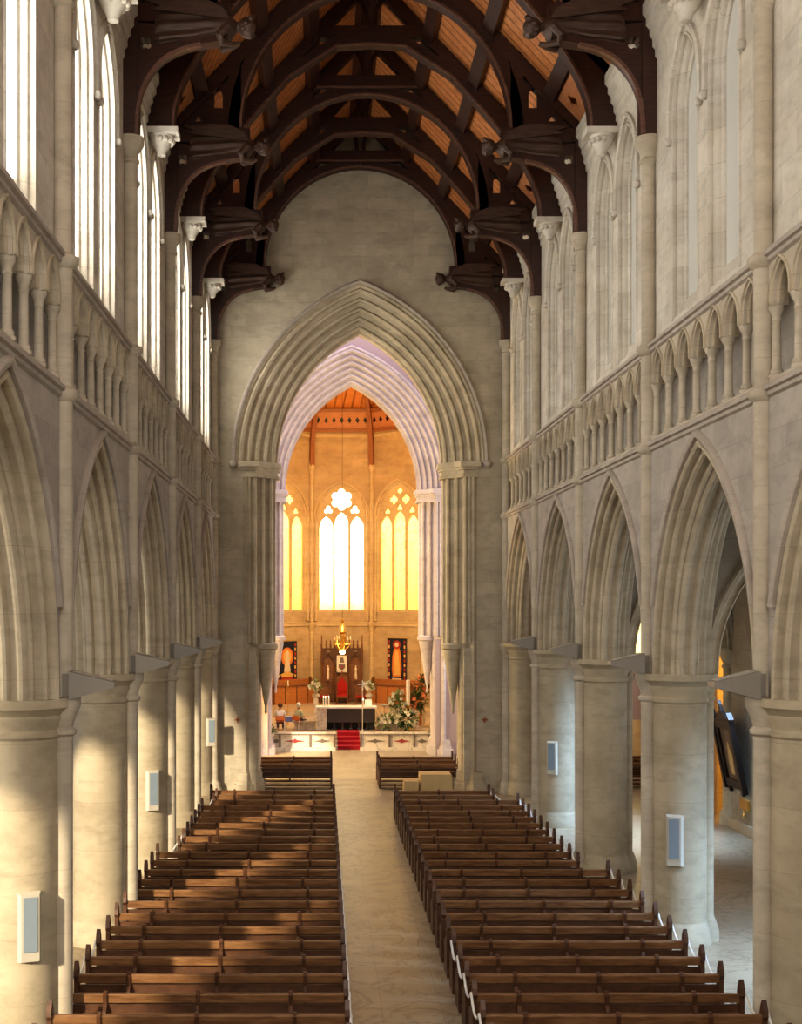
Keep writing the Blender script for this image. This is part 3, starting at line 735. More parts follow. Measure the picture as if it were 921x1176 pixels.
# left outer wall with clear window openings (sun comes through these)
loops = [rect(-3.2, WALL_Y + .2, 0, 9.8)]
SUNWIN = [-2, -1, 0, 1, 2, 3]
for k in SUNWIN:
    yc = aisle_windows(k); 
    loops.append([(yc + u, v) for u, v in arch_pts(2.4, 2.45, 5.3, 2.6, 0, 8)])
lw = G().plate(loops, lambda u, v, t: (OWL - t, u, v), 0, .25)
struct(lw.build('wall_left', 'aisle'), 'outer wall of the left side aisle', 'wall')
loops = [rect(-3.2, 38.0, 0, 9.8)]
for k in (-2, -1, 0, 1, 2):
    yc = aisle_windows(k); loops.append([(yc + u, v) for u, v in arch_pts(.9, 1.4, 6.2, 3.9, 0, 8)])
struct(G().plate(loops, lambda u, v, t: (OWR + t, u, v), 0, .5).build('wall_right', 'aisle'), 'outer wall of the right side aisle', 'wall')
for k in (-2, -1, 0, 1, 2):
    yc = aisle_windows(k); wn += 1
    t = thing(f'window_{wn}', (OWR, yc, 3.9), f'pointed window of the right aisle, {["first","second","third","fourth","fifth"][k+2]} from the entrance', 'window', kind='structure')
    G().plate([arch_pts(.9, 1.4, 6.2, 3.9, 0, 8)], lambda u, v, tt: (OWR + .3 + tt, yc + u, v), 0, .04).build('glass', 'g_aisle', t)
struct(G().plate([[(38.0, 0)] + [(38.95 + u, v) for u, v in arch_pts(.7, 1.3, 4.65, 0.0, 0, 10)] + [(45.2, 0), (45.2, 9.8), (38.0, 9.8)]], lambda u, v, t: (OWR + t, u, v), 0, .12).build('wall_right', 'aisle'), 'end of the right aisle wall with chapel opening', 'wall')
t = thing('chapel_arch', (OWR, 38.95, 0), 'golden lit pointed arch opening off the far right aisle', 'arch')
G().arch(lambda u, v, tt: (OWR + tt, 38.95 + u, v), .7, 1.3, 4.65, 0, [(.25, 0), (.22, -.07), (.14, -.07), (.1, 0), (.06, .06), (.0, .05), (-.03, .08), (-.03, .2)], 12).build('moulded_order', 'apse_trim', t, True)
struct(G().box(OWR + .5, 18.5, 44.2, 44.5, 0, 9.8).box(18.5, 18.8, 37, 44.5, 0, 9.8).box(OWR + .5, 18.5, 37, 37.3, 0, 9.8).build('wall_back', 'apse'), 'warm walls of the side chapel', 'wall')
struct(G().box(16.5, 18.6, 37.2, 44.4, -.3, 0).build('floor', 'floor'), 'marble floor of the side chapel', 'floor')
struct(G().box(OWR + .4, 18.8, 37, 44.5, 9.6, 9.8).build('ceiling', 'aisle'), 'ceiling of the side chapel', 'ceiling')
for side, sg in SIDES.items():
    xo = OWL if sg < 0 else OWR; xi = CX + sg * 6.3
    a, b = sorted((xo, xi))
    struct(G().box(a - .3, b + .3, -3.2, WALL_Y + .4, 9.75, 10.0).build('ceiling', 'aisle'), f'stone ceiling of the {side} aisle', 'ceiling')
    struct(G().box(*sorted((xo - sg * .12, xo)), -3, 38.2, 0, .3).build('baseboard_' + side, 'pier'), f'stone plinth along the {side} aisle wall', 'plinth')
    # transverse arches across the aisle
    for k in range(-1, 5):
        y = Y0 + BAY * k; y = min(y, WALL_Y - .1)
        x0 = CX + sg * 6.4; span = abs(xo - x0); xc = (xo + x0) / 2; w = span / 2
        nm = f'{side} aisle, {"beside the camera" if k < 0 else "at the " + ORD[k] + " pier in view"}'
        t = thing('transverse_arch', (xc, y, 5.4), f'plain pointed arch spanning the {nm}', 'arch')
        sp = w - .14; hp = arch_pts(sp, 3.1, 5.4, 5.4, 0, 12)
        G().plate([[(-w, 5.4)] + hp + [(w, 5.4), (w, 9.75), (-w, 9.75)]], endmap(y, xc), -.32, .32).build('arch_wall', 'aisle', t)
        G().arch(endmap(y, xc), sp, 3.1, 5.4, 5.4, [(.3, -.33), (.26, -.4), (.18, -.4), (.14, -.34), (.05, -.34), (.03, -.38), (.0, -.34), (-.0, -.2), (-.0, .2), (0, .34)], 12).build('moulded_order', 'mould', t, True)
        rx = xo - sg * (.2 if (k != 3 or sg < 0) else -.06)
        G().lathe([(.34, 0), (.34, .3), (.24, .5), (.22, 4.8), (.28, 4.85), (.22, 4.95), (.36, 5.3), (.36, 5.42)], rx, y, 14).build('respond', 'pier', t, True)
# aisle end arches into the transepts are the last transverse arches; transept east windows
wn += 1
t = thing(f'window_{wn}', (13.6, Y2 - .1, 4.4), 'glowing yellow window at the end of the right transept', 'window', kind='structure')
G().plate([arch_pts(.8, 1.5, 6.2, 4.6, 0, 8)], endmap(Y2, 14.2 - .35), -.06, -.02).build('glass', 'g_trans', t)
G().arch(endmap(Y2, 13.85), .8, 1.5, 6.2, 4.6, [(.2, -.02), (.18, -.12), (.05, -.12), (0, -.02)], 10).build('window_frame', 'lav_lit', t, True)
struct(G().box(9.5, 14.4, Y2 - .25, Y2, 3.7, 3.95).box(9.5, 14.4, Y2 - .12, Y2, 0, 1.6).build('trim_7', 'apse_trim'), 'stone ledge on the end wall of the right transept', 'moulding')
# west wall; its glowing window is added, unseen, to fill the nave with light
struct(G().plate([rect(-9.8, 17, 0, 26), arch_pts(3.2, 4.5, 16, 8.5, 0, 12)], lambda u, v, t: (u if not False else u, -3.2 + t, v), 0, .4).build('wall_front', 'ashlar_end'), 'entrance wall behind the gallery', 'wall')
wn += 1
t = thing(f'window_{wn}', (CX, -3.1, 8.5), 'added glowing fill window, unseen behind the camera', 'window', kind='structure')
G().plate([arch_pts(3.2, 4.5, 16, 8.5, 0.1, 12)], lambda u, v, tt: (u, -3.15 + tt, v), 0, .03).build('glass', 'g_west_fill', t)

# ---------------------------------------------------------------- lamps on the piers
upg = {'left': [0, 1, 2, 3], 'right': [0, 1, 2, 3]}
for side, sg in SIDES.items():
    for k in upg[side]:
        y = Y0 + BAY * k - .05
        mp = lambda u, v, t, sg=sg, y=y: (CX + sg * (HW - .16 - u), y + t, v)
        t = thing('wedge_uplight', mp(0, 5.6, 0), f'grey wedge-shaped uplight fixed at the capital of the {["nearest","second","third","fourth"][k]} {side} pier', 'lamp')
        b = G()
        h0, h1 = (5.38, 5.80), (5.56, 5.64)
        vs = [mp(0, h0[0], -.24), mp(0, h0[1], -.24), mp(.66, h1[1], -.17), mp(.66, h1[0], -.17), mp(0, h0[0], .24), mp(0, h0[1], .24), mp(.66, h1[1], .17), mp(.66, h1[0], .17)]
        b.add(vs, [(0, 1, 2, 3), (7, 6, 5, 4), (0, 4, 5, 1), (1, 5, 6, 2), (2, 6, 7, 3), (3, 7, 4, 0)]); b.build('housing', 'uplight', t)
        G().add([mp(.04, 5.795, -.2), mp(.62, 5.655, -.15), mp(.62, 5.655, .15), mp(.04, 5.795, .2)], [(0, 1, 2, 3)]).build('lens', 'silver', t, fix=False)
        G().box(*sorted((mp(0, 0, 0)[0], mp(-.12, 0, 0)[0])), y - .12, y + .12, 5.42, 5.76).build('mounting', 'uplight', t)
def speaker(cx, cy, dx, dy, z0, z1, lab):
    d = Vector((dx, dy)).normalized(); s_ = Vector((-d.y, d.x)); t = thing('wall_speaker', (cx, cy, z0), lab, 'speaker')
    def P(u, o, z): return (cx + s_.x * u + d.x * o, cy + s_.y * u + d.y * o, z)
    g = G().add([P(-.17, 0, z0), P(.17, 0, z0), P(.17, 0, z1), P(-.17, 0, z1), P(-.13, .14, z0 + .03), P(.13, .14, z0 + .03), P(.13, .14, z1 - .03), P(-.13, .14, z1 - .03)], [(0, 1, 2, 3), (4, 5, 6, 7), (0, 1, 5, 4), (1, 2, 6, 5), (2, 3, 7, 6), (3, 0, 4, 7)])
    g.build('casing', 'casing', t)
    G().add([P(-.10, .145, z0 + .17), P(.10, .145, z0 + .17), P(.10, .145, z1 - .06), P(-.10, .145, z1 - .06), P(-.10, .155, z0 + .17), P(.10, .155, z0 + .17), P(.10, .155, z1 - .06), P(-.10, .155, z1 - .06)], [(4, 5, 6, 7), (0, 1, 5, 4), (1, 2, 6, 5), (2, 3, 7, 6), (3, 0, 4, 7)]).build('grille', 'grille', t)
for side, k, who in (('left', 0, 'nearest left pier'), ('left', 2, 'third left pier'), ('right', 1, 'second right pier'), ('right', 3, 'fourth right pier')):
    sg = SIDES[side]; cx = CX + sg * 5.83; cy = Y0 + BAY * k; d = Vector((-sg * .38, -.92)).normalized()
    speaker(cx + d.x * .555, cy + d.y * .555, d.x, d.y, 1.60, 2.62, f'slim column loudspeaker with blue-grey grille on the {who}')
speaker(-3.93, WALL_Y - .92, .3, -.95, 1.75, 2.75, 'slim column loudspeaker beside the chancel arch on the last left pier')

# ---------------------------------------------------------------- pews
def pew(x0, x1, y, label, group, endl=True, endr=True, fin=True):
    """back of the pew at depth y; sitters face away from the camera"""
    t = thing('church_pew', ((x0 + x1) / 2, y, 0), label, 'pew', group)
    e = .05
    def ends(x):
        P = [(-.10, 0), (-.10, .10), (-.06, .14), (-.06, .84), (-.10, .90), (-.08, 1.0), (-.01, 1.12), (.06, 1.0), (.08, .90), (.06, .82), (.12, .70), (.30, .62), (.42, .58), (.44, .50), (.40, .42), (.40, .14), (.46, .10), (.46, 0)]
        G().plate([P], lambda u, v, tt: (x + tt, y + u, v), -e * .7, e * .7).build('end_panel', 'pew_dark', t)
    ends(x0); ends(x1)
    a, b = x0 + .03, x1 - .03
    G().plate([[(-.035, .775), (.03, .775), (.045, .89), (.02, .91), (-.03, .91), (-.045, .89)]], lambda u, v, tt: (tt, y + u, v), a, b).build('top_rail', 'pew', t)
    G().plate([[(0, .45), (.03, .45), (.025, .74), (-.01, .74)]], lambda u, v, tt: (tt, y + u, v), a, b).build('back_panel', 'pew_dark', t)
    G().box(a, b, y - .15, y - .02, .60, .625).build('book_ledge', 'pew', t)
    G().box(a, b, y + .03, y + .42, .42, .455).build('seat', 'pew', t)
    G().box(a, b, y - .28, y - .14, .12, .17).build('kneeler', 'pew_dark', t)
    n = max(2, round((b - a) / 1.35))
    off = random.uniform(-.12, .12)
    for i in range(1, n + 1 if (b - a) > 3.0 else n):
        x = a + (b - a) * (i - .5 if n > 2 else i) / (n if n > 2 else n) + off
        P = [(-.03, .30), (-.03, .56), (-.15, .56), (-.13, .66), (-.06, .74), (-.08, .90), (-.02, .945), (.02, .945), (.02, .30)]
        G().plate([P], lambda u, v, tt, x=x: (x + tt, y + u - .005, v), -.03, .03).build('bracket', 'pew_dark', t)
    return t
ordn = ['front', 'second', 'third', 'fourth', 'fifth', 'sixth', 'seventh', 'eighth', 'ninth', 'tenth', 'eleventh', 'twelfth', 'thirteenth', 'fourteenth', 'fifteenth', 'sixteenth', 'seventeenth', 'eighteenth', 'nineteenth', 'twentieth', 'twenty-first', 'twenty-second', 'twenty-third', 'twenty-fourth', 'twenty-fifth']
LEFT_ROWS, RIGHT_ROWS = [], []
ys = [16.7 + .962 * i for i in range(24)]
for i, y in enumerate(ys):
    # distance to the nearest pier decides how long the row is
    def near(y):
        return any(abs(y + .1 - (Y0 + BAY * k)) < 1.05 for k in (0, 1, 2, 3))
    xr = 5.66 if y < 24 and near(y) and y > 19.6 else 6.33
    if y > 28.2: xr = 5.86
    if y > 33.4 and near(y - .3): xr = 5.25
    if 17.3 < y < 19.3: xr = 6.33
    xl = -3.9
    if near(y) and (21.8 < y < 23.6 or 29.6 < y < 31 or 33.2 < y < 34.2 or 36.2 < y < 38): xl = -3.25
    if y > 30: xl = max(xl, -3.5)
    LEFT_ROWS.append((xl, .36, y)); RIGHT_ROWS.append((2.30, xr, y))
N = len(ys)
for i in range(N):
    r = ordn[N - 1 - i]
    x0, x1, y = LEFT_ROWS[i]; pew(x0, x1, y, f'dark wooden pew left of the centre aisle, {r} row from the altar end', 'pews left of the centre aisle')
    x0, x1, y = RIGHT_ROWS[i]; pew(x0, x1, y, f'dark wooden pew right of the centre aisle, {r} row from the altar end', 'pews right of the centre aisle')
for j, y in enumerate((45.3, 46.35, 47.4)):
    pew(-2.5, .34, y, f'short pew beyond the great arch on the left, {["nearest","middle","farthest"][j]} of three', 'front pews left under the great arch')
    pew(2.12 + .0 * j, 5.0, y, f'short pew beyond the great arch on the right, {["nearest","middle","farthest"][j]} of three', 'front pews right under the great arch')
# transept pews glimpsed through the right arcade
for j, y in enumerate((45.6, 46.6, 47.6)):
    pew(10.9, 12.9, y, f'red-brown pew in the right transept seen past the piers, {["nearest","middle","farthest"][j]}', 'transept pews')
def rope(P, label):
    path = []
    for i in range(len(P) - 1):
        a, b = Vector(P[i]), Vector(P[i + 1]); L = (b - a).length
        for q in range(6):
            s = q / 6; c = a.lerp(b, s); c.z -= 4 * (.17 + .02 * L) * s * (1 - s); path.append(c)
    path.append(Vector(P[-1]))
    tag(G().tube(path, .020, 6).build('cord', 'rope', None, True), label, 'rope')
def row_pts(rows, idx, end): return [(rows[i][end] + (.05 if end else -.05), rows[i][2] - .02, .92) for i in idx]
rope(row_pts(RIGHT_ROWS, [0, 1, 2], 1) , 'white rope looped along the outer pew ends, near right corner')
rope(row_pts(RIGHT_ROWS, [3, 4, 5, 6, 7], 1), 'white rope looped along outer pew ends beside the second right pier')
rope(row_pts(RIGHT_ROWS, [8, 9, 10, 11], 1), 'white rope looped along outer pew ends between second and third right piers')
rope(row_pts(RIGHT_ROWS, [12, 13, 14, 15, 16], 1), 'white rope looped along outer pew ends before the third right pier')
rope(row_pts(RIGHT_ROWS, [18, 19, 20, 21, 22, 23], 1), 'white rope looped along outer pew ends by the fourth right pier')
rope(row_pts(LEFT_ROWS, [2, 3, 4, 5], 0), 'white rope looped along outer pew ends near the second left pier')
rope(row_pts(LEFT_ROWS, [13, 14, 15, 16, 17, 18], 0), 'white rope looped along outer pew ends near the third left pier')
rope(row_pts(LEFT_ROWS, [19, 20, 21, 22], 0), 'white rope looped along outer pew ends near the fourth left pier')
rope([(2.25, r[2] - .02, .92) for r in RIGHT_ROWS[0:6]], 'white rope looped along the centre aisle ends of the nearest right pews')
rope([(.41, r[2] - .02, .92) for r in LEFT_ROWS[0:12]], 'white rope looped along the centre aisle ends of the nearest left pews')

# cloth-covered tables in front of the great arch
def cloth_table(x0, x1, y0, y1, h, label):
    t = thing('covered_table', ((x0 + x1) / 2, (y0 + y1) / 2, 0), label, 'table')
    n = 60; rows = [[], [], [], []]
    per = []
    for i in range(n + 1):
        s = i / n * 4; k = int(s) % 4; f_ = s - int(s)
        c = [((x0 + (x1 - x0) * f_), y0), (x1, y0 + (y1 - y0) * f_), (x1 - (x1 - x0) * f_, y1), (x0, y1 - (y1 - y0) * f_)][k]
        per.append(c)
    mx, my = (x0 + x1) / 2, (y0 + y1) / 2
    for i, (x, y) in enumerate(per):
        w = .03 * sin(i * 1.3) + .02 * sin(i * 2.1)
        dx, dy = x - mx, y - my
        rows[0].append((mx + dx * .96, my + dy * .96, h)); rows[1].append((x, y, h - .03)); rows[2].append((mx + dx * (1.01 + w * .5), my + dy * (1.01 + w * .5), h * .5)); rows[3].append((mx + dx * (1.03 + w), my + dy * (1.03 + w), .12))
    g = G().strip(rows); g.add(rows[0][:-1], [tuple(range(n))])
    g.build('tablecloth', 'cloth', t, True)
    for sx in (x0 + .06, x1 - .06):
        for sy in (y0 + .06, y1 - .06): G().box(sx - .025, sx + .025, sy - .025, sy + .025, 0, h - .04).build('leg', 'pew_dark', t)
cloth_table(3.38, 4.46, 42.3, 43.2, .92, 'taller tan cloth-covered table in front of the right front pews')
cloth_table(2.82, 3.30, 42.2, 43.0, .70, 'lower tan cloth-covered table beside the taller one')

# ---------------------------------------------------------------- altar rail, altar and furnishings
def rail(x0, x1, posts, label):
    y = 56.85; t = thing('altar_rail', ((x0 + x1) / 2, y, 0), label, 'altar rail')
    G().box(x0, x1, y - .18, y + .18, 0, .10).box(x0, x1, y - .12, y + .12, .1, .17).build('plinth', 'wmarble', t)
    G().box(x0, x1, y - .10, y + .10, .78, .86).build('top_rail', 'wmarble', t)
    G().box(x0, x1, y - .11, y - .09, .75, .785).build('rail_edge', 'rail_iron', t)
    for i in range(len(posts) - 1):
        a, b = posts[i], posts[i + 1]
        G().box(a + .05, b - .05, y - .03, y + .03, .17, .78).build('marble_panel', 'wmarble', t)
        m = (a + b) / 2
        G().plate([[(m - .35 * (b - a), .45), (m - .1, .50), (m, .56), (m + .1, .50), (m + .35 * (b - a), .45), (m + .1, .40), (m, .36), (m - .1, .40)]], endmap(y, 0), -.045, -.03).build('inlay', 'redmarble' if i % 2 else 'rail_iron', t)
    for p in posts: G().box(p - .045, p + .045, y - .09, y + .09, .1, .78).build('post', 'rail_iron', t)
rail(-2.35, .62, [-2.3, -1.95, -.55, .57], 'white marble altar rail with inlaid panels left of the red steps')
rail(1.74, 5.0, [1.79, 3.1, 4.25, 4.95], 'white marble altar rail with inlaid panels right of the red steps')
t = thing('altar', (1.15, 60.6, .6), 'long altar with a white top and dark hanging frontal', 'altar')
G().box(-.30, 2.68, 60.2, 61.2, 1.66, 1.74).build('mensa', 'linen', t)
G().box(.25, 2.55, 60.28, 60.4, .98, 1.66).build('frontal', 'altar', t)
for x in (.6, 1.0, 1.4, 1.8, 2.2): G().lathe([(.1, .6), (.1, .66), (.06, .7), (.06, .92), (.1, .98)], x, 60.4, 10).build('leg', 'altar', t, True)
G().box(.2, 2.25, 60.9, 61.0, .6, 1.66).build('recess_shade_panel', 'altar', t)  # dark panel added to give the shade beneath the frontal
G().box(-.26, .22, 60.25, 61.1, .62, 1.66).build('side_pier', 'wmarble', t)
G().box(2.2, 2.6, 60.5, 61.1, .62, 1.66).build('side_pier', 'altar', t)
for x, h in ((.06, .42), (.16, .42), (.32, .42), (2.02, .3)):
    tt = thing('altar_candle', (x, 60.7, 1.74), {.06: 'leftmost short white candle on the altar', .16: 'second white candle from the left on the altar', .32: 'third white candle from the left on the altar', 2.02: 'white candle at the right end of the altar'}[x], 'candle')
    G().lathe([(.05, 1.74), (.05, 1.77), (.035, 1.78), (.035, 1.74 + h), (.01, 1.75 + h)], x, 60.7, 10).build('wax', 'candle', tt, True)
    G().lathe([(.012, 1.75 + h), (.02, 1.78 + h), (.0, 1.83 + h)], x, 60.7, 6).build('flame', 'glow', tt, True)
t = thing('altar_book', (2.25, 60.7, 1.74), 'open white book on a stand at the right of the altar', 'book')
G().add([(2.1, 60.5, 1.76), (2.45, 60.5, 1.76), (2.45, 60.8, 2.05), (2.1, 60.8, 2.05), (2.1, 60.5, 1.74), (2.45, 60.5, 1.74), (2.45, 60.86, 1.74), (2.1, 60.86, 1.74)], [(0, 1, 2, 3), (4, 5, 6, 7), (0, 1, 5, 4), (3, 2, 6, 7), (0, 3, 7, 4), (1, 2, 6, 5)]).build('page', 'paper', t)
# processional cross standing before the altar
t = thing('standing_cross', (1.95, 59.6, .6), 'tall thin pale processional cross in front of the altar', 'cross')
G().lathe([(.16, .6), (.15, .64), (.05, .68), (.022, .75), (.022, 2.6), (.05, 2.63), (.02, 2.66), (.02, 2.7)], 1.95, 59.6, 10).build('staff', 'silver', t, True)
G().box(1.925, 1.975, 59.58, 59.62, 2.68, 3.08).box(1.72, 2.18, 59.58, 59.62, 2.86, 2.91).build('crosspiece', 'silver', t)
for cxx, cz in ((1.72, 2.885), (2.18, 2.885), (1.95, 3.08)): pass
# side platforms either side of the altar
for x0, x1, lab in ((-1.35, -.32, 'left'), (2.72, 3.75, 'right')):
    tag(G().box(x0, x1, 60.2, 61.4, .6, .98).box(x0 - .05, x1 + .05, 60.12, 61.45, .98, 1.06).build('stone_bench', 'sfloor'), f'low stone block step just {lab} of the altar', 'step')
# reredos screen
RY = 73.2; RX = AX
t = thing('reredos', (RX, RY, ZF), 'tall carved dark timber screen with pinnacles behind the altar', 'screen')
G().box(RX - 1.16, RX + 1.16, RY, RY + .12, ZF, 3.9).build('back_panel', 'reredos', t)
for i, (a, b) in enumerate(((-1.16, -.45), (-.45, .45), (.45, 1.16))):
    w = (b - a) / 2; m = (a + b) / 2; top_ = 4.15 if i != 1 else 4.35
    lp = [(-w, 3.3)] + arch_pts(w - .08, .45, 3.32, 3.3, 0, 6) + [(w, 3.3), (w, top_), (-w, top_)]
    G().plate([lp, foil(0, top_ - .22, .12, 4)], endmap(RY - .22, RX + m), 0, .2).build('canopy', 'reredos_dark', t)
    fr = G().box(RX + a + .06, RX + a + .1, RY - .04, RY, ZF + .2, 3.3).box(RX + b - .1, RX + b - .06, RY - .04, RY, ZF + .2, 3.3).box(RX + a + .1, RX + b - .1, RY - .04, RY, 2.0, 2.08)
    for q in range(4):
        xx = RX + a + .18 + (b - a - .36) * q / 3; fr.box(xx - .012, xx + .012, RY - .03, RY, ZF + .2, 2.0)
    fr.build('panelling', 'reredos', t)
for x in (-1.2, -.93, -.68, -.45, -.2, 0, .2, .45, .68, .93, 1.2):
    big = abs(x) in (1.2, .45)
    z1 = 4.95 if big else 4.65
    g = G().lathe([(.05, 4.1), (.055, 4.3), (.07, 4.33), (.045, 4.38), (.03, z1 - .15), (.05, z1 - .1), (.0, z1)], RX + x, RY - .12, 6)
    g.build('pinnacle', 'reredos', t, True)
for x in (-1.18, -.45, .45, 1.18):
    G().lathe([(.08, ZF), (.08, ZF + .3), (.05, ZF + .35), (.05, 3.2), (.08, 3.3), (.06, 4.15)], RX + x, RY - .12, 8).build('post', 'reredos', t, True)
for s_ in (-1, 1):
    tt = thing('saint_statuette', (RX + s_ * .82, RY - .12, 2.4), f'small pale statuette in the {"left" if s_ < 0 else "right"} niche of the timber screen', 'statuette')
    G().lathe([(.09, 2.3), (.10, 2.36), (.05, 2.4), (.09, 2.42), (.08, 2.6), (.06, 2.75), (.08, 2.85), (.07, 2.95), (.03, 3.0), (.05, 3.04), (.05, 3.1), (.0, 3.15)], RX + s_ * .82, RY - .12, 10).build('figure', 'plaster_fig', tt, True)
    G().box(RX + s_ * .82 - .1, RX + s_ * .82 + .1, RY - .22, RY, 2.22, 2.3).build('bracket', 'reredos', tt)
# coat-of-arms print on the screen
t = thing('framed_print', (RX - .02, RY - .26, 3.0), 'white framed print of a small crest hung on the timber screen', 'picture')
G().box(RX - .31, RX + .29, RY - .28, RY - .23, 2.72, 3.72).build('frame', 'paper', t)
G().plate([[(-.2, 3.2), (.18, 3.2), (.18, 3.0), (0, 2.84), (-.2, 3.0)]], endmap(RY - .29, RX), -.01, .01).plate([[(-.16, 3.3), (.14, 3.3), (.06, 3.6), (-.08, 3.6)]], endmap(RY - .29, RX), -.01, .01).build('crest', 'rail_iron', t)
G().plate([[(-.09, 3.12), (.07, 3.12), (.07, 3.02), (0, 2.94), (-.09, 3.02)]], endmap(RY - .31, RX), -.01, .01).build('crest_shield', 'redmarble', t)
# throne
TX = AX; TY = 72.2
t = thing('throne', (TX, TY, ZF), 'tall throne with a pointed wooden back and red velvet upholstery', 'chair')
G().plate([[(-.36, ZF), (.36, ZF), (.36, 2.35), (.3, 2.42), (.12, 2.6), (0, 2.85), (-.12, 2.6), (-.3, 2.42), (-.36, 2.35)]], endmap(TY + .3, TX), 0, .08).build('wooden_back', 'reredos', t)
G().plate([[(-.26, 1.5), (.26, 1.5), (.28, 2.1), (.12, 2.3), (0, 2.45), (-.12, 2.3), (-.28, 2.1)]], endmap(TY + .24, TX), 0, .07).build('back_cushion', 'velvet', t)
G().box(TX - .3, TX + .3, TY - .3, TY + .25, 1.38, 1.5).build('seat_cushion', 'velvet', t)
G().box(TX - .34, TX + .34, TY - .34, TY + .28, 1.28, 1.38).build('seat_frame', 'reredos', t)
for sx in (-.3, .3):
    for sy in (-.3, .22): G().lathe([(.05, ZF), (.05, 1.0), (.035, 1.05), (.05, 1.28)], TX + sx, TY + sy, 8).build('leg', 'reredos', t, True)
    G().box(TX + sx - .03, TX + sx + .03, TY - .3, TY + .3, 1.66, 1.72).box(TX + sx - .025, TX + sx + .025, TY - .28, TY - .22, 1.38, 1.68).build('armrest', 'reredos', t)
for s_, nm in ((-1, 'left'), (1, 'right')):
    x = TX + s_ * 1.05; t = thing('low_chair', (x, TY, ZF), f'low dark side chair {nm} of the throne', 'chair')
    G().box(x - .26, x + .26, TY - .25, TY + .25, 1.3, 1.4).build('seat', 'velvet', t)
    G().plate([[(-.26, 1.35)] + arch_pts(.26, .26, 1.62, 1.4, 0, 6) + [(.26, 1.35)]], endmap(TY + .22, x), 0, .06).build('backrest', 'reredos', t)
    for sx in (-.22, .22):
        for sy in (-.2, .2): G().box(x + sx - .03, x + sx + .03, TY + sy - .03, TY + sy + .03, ZF, 1.3).build('leg', 'reredos', t)
# choir stalls along the apse walls
for s_, nm, seg in ((-1, 'left', segs[1]), (1, 'right', segs[3])):
    mpp = segmap(*seg); t = thing('choir_stall', mpp(0, ZF, -.6), f'long panelled wooden bench along the apse wall, {nm} of the screen', 'bench')
    f = lambda u, v, tt, mpp=mpp: mpp(u, v, tt - 1.1)
    G().plate([rect(-1.55, 1.55, ZF, 1.95)], f, 0, .07).build('front_panel', 'stall', t)
    G().plate([rect(-1.6, 1.6, 1.95, 2.02)], f, -.05, .2).build('book_ledge', 'reredos', t)
    G().plate([rect(-1.5, 1.5, 1.35, 1.42)], f, .45, .85).build('seat', 'stall', t)
    G().plate([rect(-1.5, 1.5, ZF, 2.3)], f, .88, .95).build('backrest', 'stall', t)
    for u in (-1.58, 1.58): G().plate([[(-.05, ZF), (.95, ZF), (.95, 2.35), (.85, 2.45), (.7, 2.3), (.5, 1.9), (.1, 2.05), (.0, 2.25), (-.08, 2.1)]], lambda a, v, tt, u=u, f=f: f(u + tt, v, a), -.04, .04).build('end_panel', 'reredos', t)
    for q in (-.8, 0, .8): G().plate([rect(q - .03, q + .03, ZF, 1.95)], f, -.03, 0).build('panel_stile', 'reredos', t)
# tapestries
def tapestry(mpp, z0, z1, w, style, label):
    t = thing('tapestry', mpp(0, z1, -.1), label, 'tapestry')
    f = lambda u, v, tt: mpp(u, z0 + v * (z1 - z0), -.10 - tt)
    G().plate([rect(-w, w, 0, 1)], f, 0, .02).build('cloth', 'navy', t)
    pr = mpp(-w - .1, z1 + .03, -.12); qr = mpp(w + .1, z1 + .03, -.12); G().tube([pr, qr], .03, 8).build('rod', 'brass', t, True)
    if style == 0:
        G().plate([circ(0, .72, .01, 3)], f, .02, .021)
        g = G().plate([[(w * .62 * cos(a), .64 + .22 * sin(a)) for a in [2 * pi * i / 20 for i in range(20)]]], f, .02, .03); g.build('halo', 't_orange', t)
        g = G().plate([[(w * .40 * cos(a), .64 + .15 * sin(a)) for a in [2 * pi * i / 20 for i in range(20)]]], f, .03, .035); g.build('halo_centre', 't_gold', t)
        G().plate([[(-.10, .74), (.0, .8), (.10, .74), (.16, .5), (.24, .28), (-.24, .28), (-.16, .5)]], f, .035, .04).build('woven_figure', 't_cream', t)
        G().plate([rect(-w * .62, w * .62, .06, .20)], f, .02, .03).build('lower_band', 't_red', t)
        G().plate([[(-w * .7, .22), (0, .30), (w * .7, .22), (w * .5, .16), (-w * .5, .16)]], f, .025, .035).build('scroll', 't_gold', t)
    else:
        G().plate([[(-.12, .88), (.12, .88), (.3, .6), (.34, .3), (.28, .12), (-.28, .12), (-.34, .3), (-.3, .6)]], f, .02, .03).build('red_robe', 't_orange', t)
        G().plate([[(-.10, .72), (.10, .72), (.2, .4), (.22, .16), (-.22, .16), (-.2, .4)]], f, .03, .035).build('gold_robe', 't_gold', t)
        G().plate([[(w * .42 * cos(a), .86 + .10 * sin(a)) for a in [2 * pi * i / 16 for i in range(16)]]], f, .02, .032).build('halo', 't_red', t)
        G().plate([[(w * .2 * cos(a), .86 + .055 * sin(a)) for a in [2 * pi * i / 12 for i in range(12)]]], f, .032, .038).build('woven_face', 't_cream', t)
        G().plate([rect(-w * .5, w * .5, .03, .09)], f, .02, .03).build('lower_band', 't_cream', t)
    for s_ in (-1, 1):
        for i in range(9):
            v = .04 + i * .105; G().plate([rect(s_ * w * .82 - .05, s_ * w * .82 + .05, v, v + .075)], f, .02, .03).build('border_patch', 't_gold' if i % 2 else 't_red', t)
tapestry(segmap(*segs[1]), 2.05, 4.55, .70, 0, 'dark woven tapestry with an orange haloed figure on the left apse wall')
tapestry(segmap(*segs[3]), 2.15, 4.72, .66, 1, 'dark woven tapestry with a red-robed standing figure on the right apse wall')
